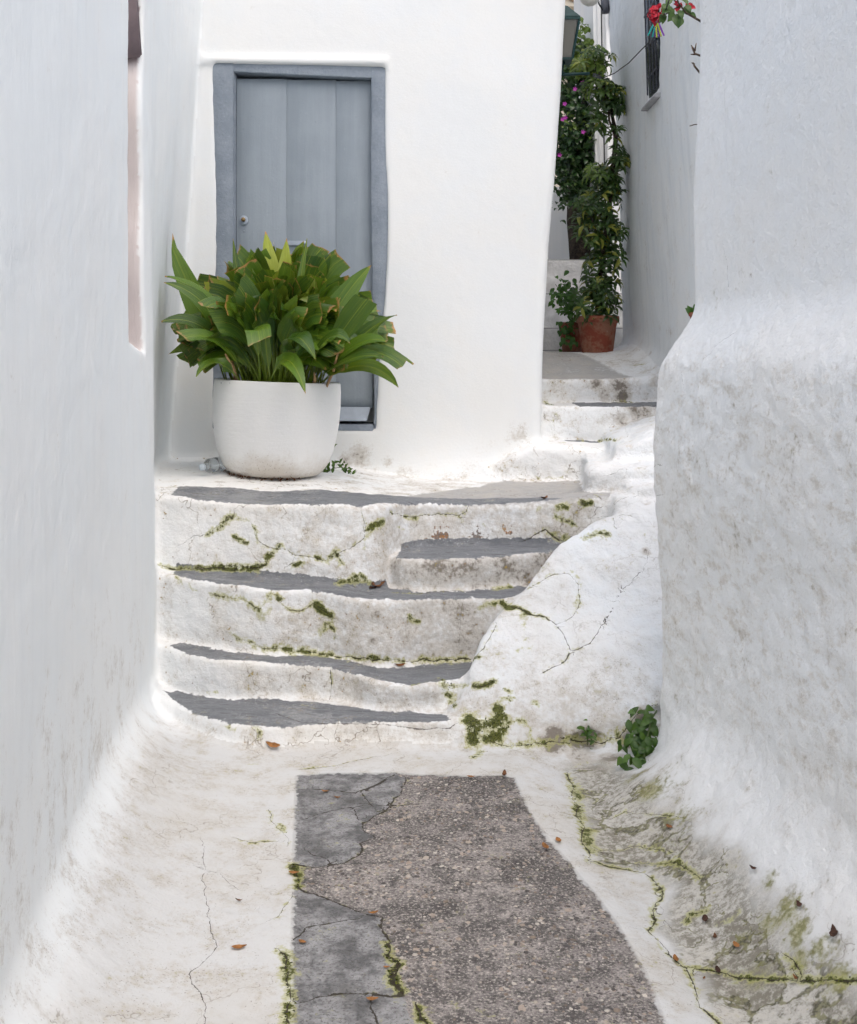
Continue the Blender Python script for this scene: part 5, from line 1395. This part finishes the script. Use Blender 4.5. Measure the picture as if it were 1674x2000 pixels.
for (px, py, dx, dz, L) in ((1312,10,-.2,-.9,.06),(1305,5,-.4,-.7,.06),(1320,25,.1,-1,.07),(1318,22,-.5,-.8,.065),(1300,26,-.5,-.7,.055),(1296,28,-.1,-1,.05),(1330,30,-.2,-1,.06),(1335,12,.4,-.7,.06),(1340,8,.3,-.6,.05),(1322,0,-.6,.2,.05),(1310,-6,-.4,-.8,.06),(1345,25,.5,-.4,.05),(1332,-4,.4,-.5,.05),(1308,18,-.7,-.4,.05),(1326,18,.3,-.9,.055)):
    c = at(px, py, 5.5 + rr.uniform(-.04, .04)); place('leaf', rr.choice(spl), sp, orient(c, Vector((dx, -.3, dz)), Vector((rr.gauss(0, .4), -1, .4)), L * rr.uniform(.9, 1.15)))
M['twig'] = simple('dry_twig', (.16, .115, .085), .9, .25, 40.)
for nm, lab, polys in (('dry_twig', 'broken brown twig end jutting from right wall edge below the blossoms', [[(1385,116,4.55),(1357,104,4.6),(1351,92,4.6)], [(1359,106,4.6),(1349,106,4.6)], [(1357,100,4.6),(1360,84,4.6)], [(1356,98,4.6),(1350,88,4.6)]]),
                       ('dry_twig', 'thin pale twig on the right wall edge under the broken one', [[(1385,165,4.55),(1356,128,4.6),(1355,122,4.6)], [(1357,126,4.6),(1351,122,4.6)]]),
                       ('dry_twig', 'short dark twig stub low on the upper right wall edge', [[(1385,243,4.55),(1357,243,4.6),(1347,246,4.6)]])):
    e = empty(nm, at(*polys[0][0]), lab, 'twig', 'dry twigs on the right wall edge')
    for k, pl in enumerate(polys):
        b = MB(); b.tube([at(*p) for p in pl], [.0045 if 'broken' in lab else .002] * (len(pl) - 1) + [.002], 5); b.build('twig_piece', M['twig'], e)
wp = at(1366, 652, 6.4)
b = MB(); b.lathe([(.0001, 0), (.06, 0), (.085, .12), (.092, .122), (.092, .14), (.08, .14)], (1.572, 6.4, wp.z - .02), 20); wpo = b.build('wall_pot', M['terra'])
tag(wpo, 'small red pot fixed to the passage wall, peeping past the right wall', 'pot')
wpp = empty('potted_sprout', (1.572, 6.4, wp.z + .1), 'single green sprout in the small red wall pot', 'plant')
for k in range(7):
    place('leaf', rr.choice(lush), wpp, orient(Vector((1.572 + rr.gauss(-.03, .02), 6.4 + rr.gauss(0, .02), wp.z + .10)), Vector((rr.gauss(-.5, .4), -.2, 1)), Vector((0, -1, .2)), .07))

# ------------------------------------------------------------------ pebbles and moss cushions
ico = bmesh.new(); bmesh.ops.create_icosphere(ico, subdivisions=1, radius=1.0)
IV = np.array([v.co[:] for v in ico.verts]); IF = np.array([[v.index for v in f.verts] for f in ico.faces]); ico.free()
def scatter(name, P_, N_, size, flat_, mat, seed, attr=None):
    r = np.random.RandomState(seed); n = len(P_)
    s_ = r.uniform(size[0], size[1], n) * r.uniform(.6, 1.3, n)
    a = r.uniform(0, 6.28, n)
    t1 = np.cross(N_, np.array([.3, .5, .81])); t1 /= np.linalg.norm(t1, axis=1, keepdims=True); t2 = np.cross(N_, t1)
    u = t1 * np.cos(a)[:, None] + t2 * np.sin(a)[:, None]; w = np.cross(N_, u)
    jit = IV[None] * r.uniform(.65, 1.3, (n, len(IV), 1))
    V = P_[:, None] + (jit[..., :1] * u[:, None] * r.uniform(.8, 1.5, n)[:, None, None] + jit[..., 1:2] * w[:, None] + jit[..., 2:] * N_[:, None] * flat_) * s_[:, None, None]
    F = (IF[None] + (np.arange(n) * len(IV))[:, None, None]).reshape(-1, 3)
    me = mesh_np(name, V.reshape(-1, 3), F, {'rv': np.repeat(r.uniform(0, 1, n), len(IV))})
    me.materials.append(mat)
    o = bpy.data.objects.new(name, me); COL.objects.link(o); o['kind'] = 'stuff'
    return o
rs = np.random.RandomState(5)
fl = np.nonzero((bare > .03) & (Y > 2.3) & (cem < -.02) & (n_md + .4 * n_hi > -.12))[0]
ch_ = rs.choice(fl, 1500, replace=False)
s = NT('pebble_stone'); rv = s.attr('rv')
M['pebble'] = s.fin(s.mix(s.step(rv, .15, .75), (.10, .092, .09), s.mix(s.step(rv, .6, .95), (.30, .24, .19), (.55, .51, .46))), .8, .3)
o = scatter('pebbles', MP[ch_] + rs.uniform(-.006, .006, (1500, 3)) * np.array([1, 1, .05]), MNd[ch_], (.0022, .0068), .45, M['pebble'], 8)
tag(o, 'small pale stones set in the bare strip of the floor', 'pebbles')
mk = np.nonzero((moss > .74) & (n_vh + .6 * n_hi > -.04))[0]
ms_ = rs.choice(mk, min(5000, len(mk) * 4), replace=True)
jit = rs.normal(0, .006, (len(ms_), 3)); jit -= (jit * MNd[ms_]).sum(1, keepdims=True) * MNd[ms_]
s = NT('moss_cushion'); rv = s.attr('rv'); nn = s.noise(s.pos(), 300., 2, .6)
M['moss'] = s.fin(s.mix(s.step(s.add(rv, s.mul(s.sub(nn, .5), .8)), .25, .9), (.026, .034, .007), (.115, .13, .024)), .95, .1)
o = scatter('moss', MP[ms_] + jit, MNd[ms_], (.0010, .0030), .5, M['moss'], 9)
tag(o, 'green moss cushions growing along the cracks of steps and floor', 'moss')
print('ALL', _t.time() - _t0, len(bpy.data.objects))
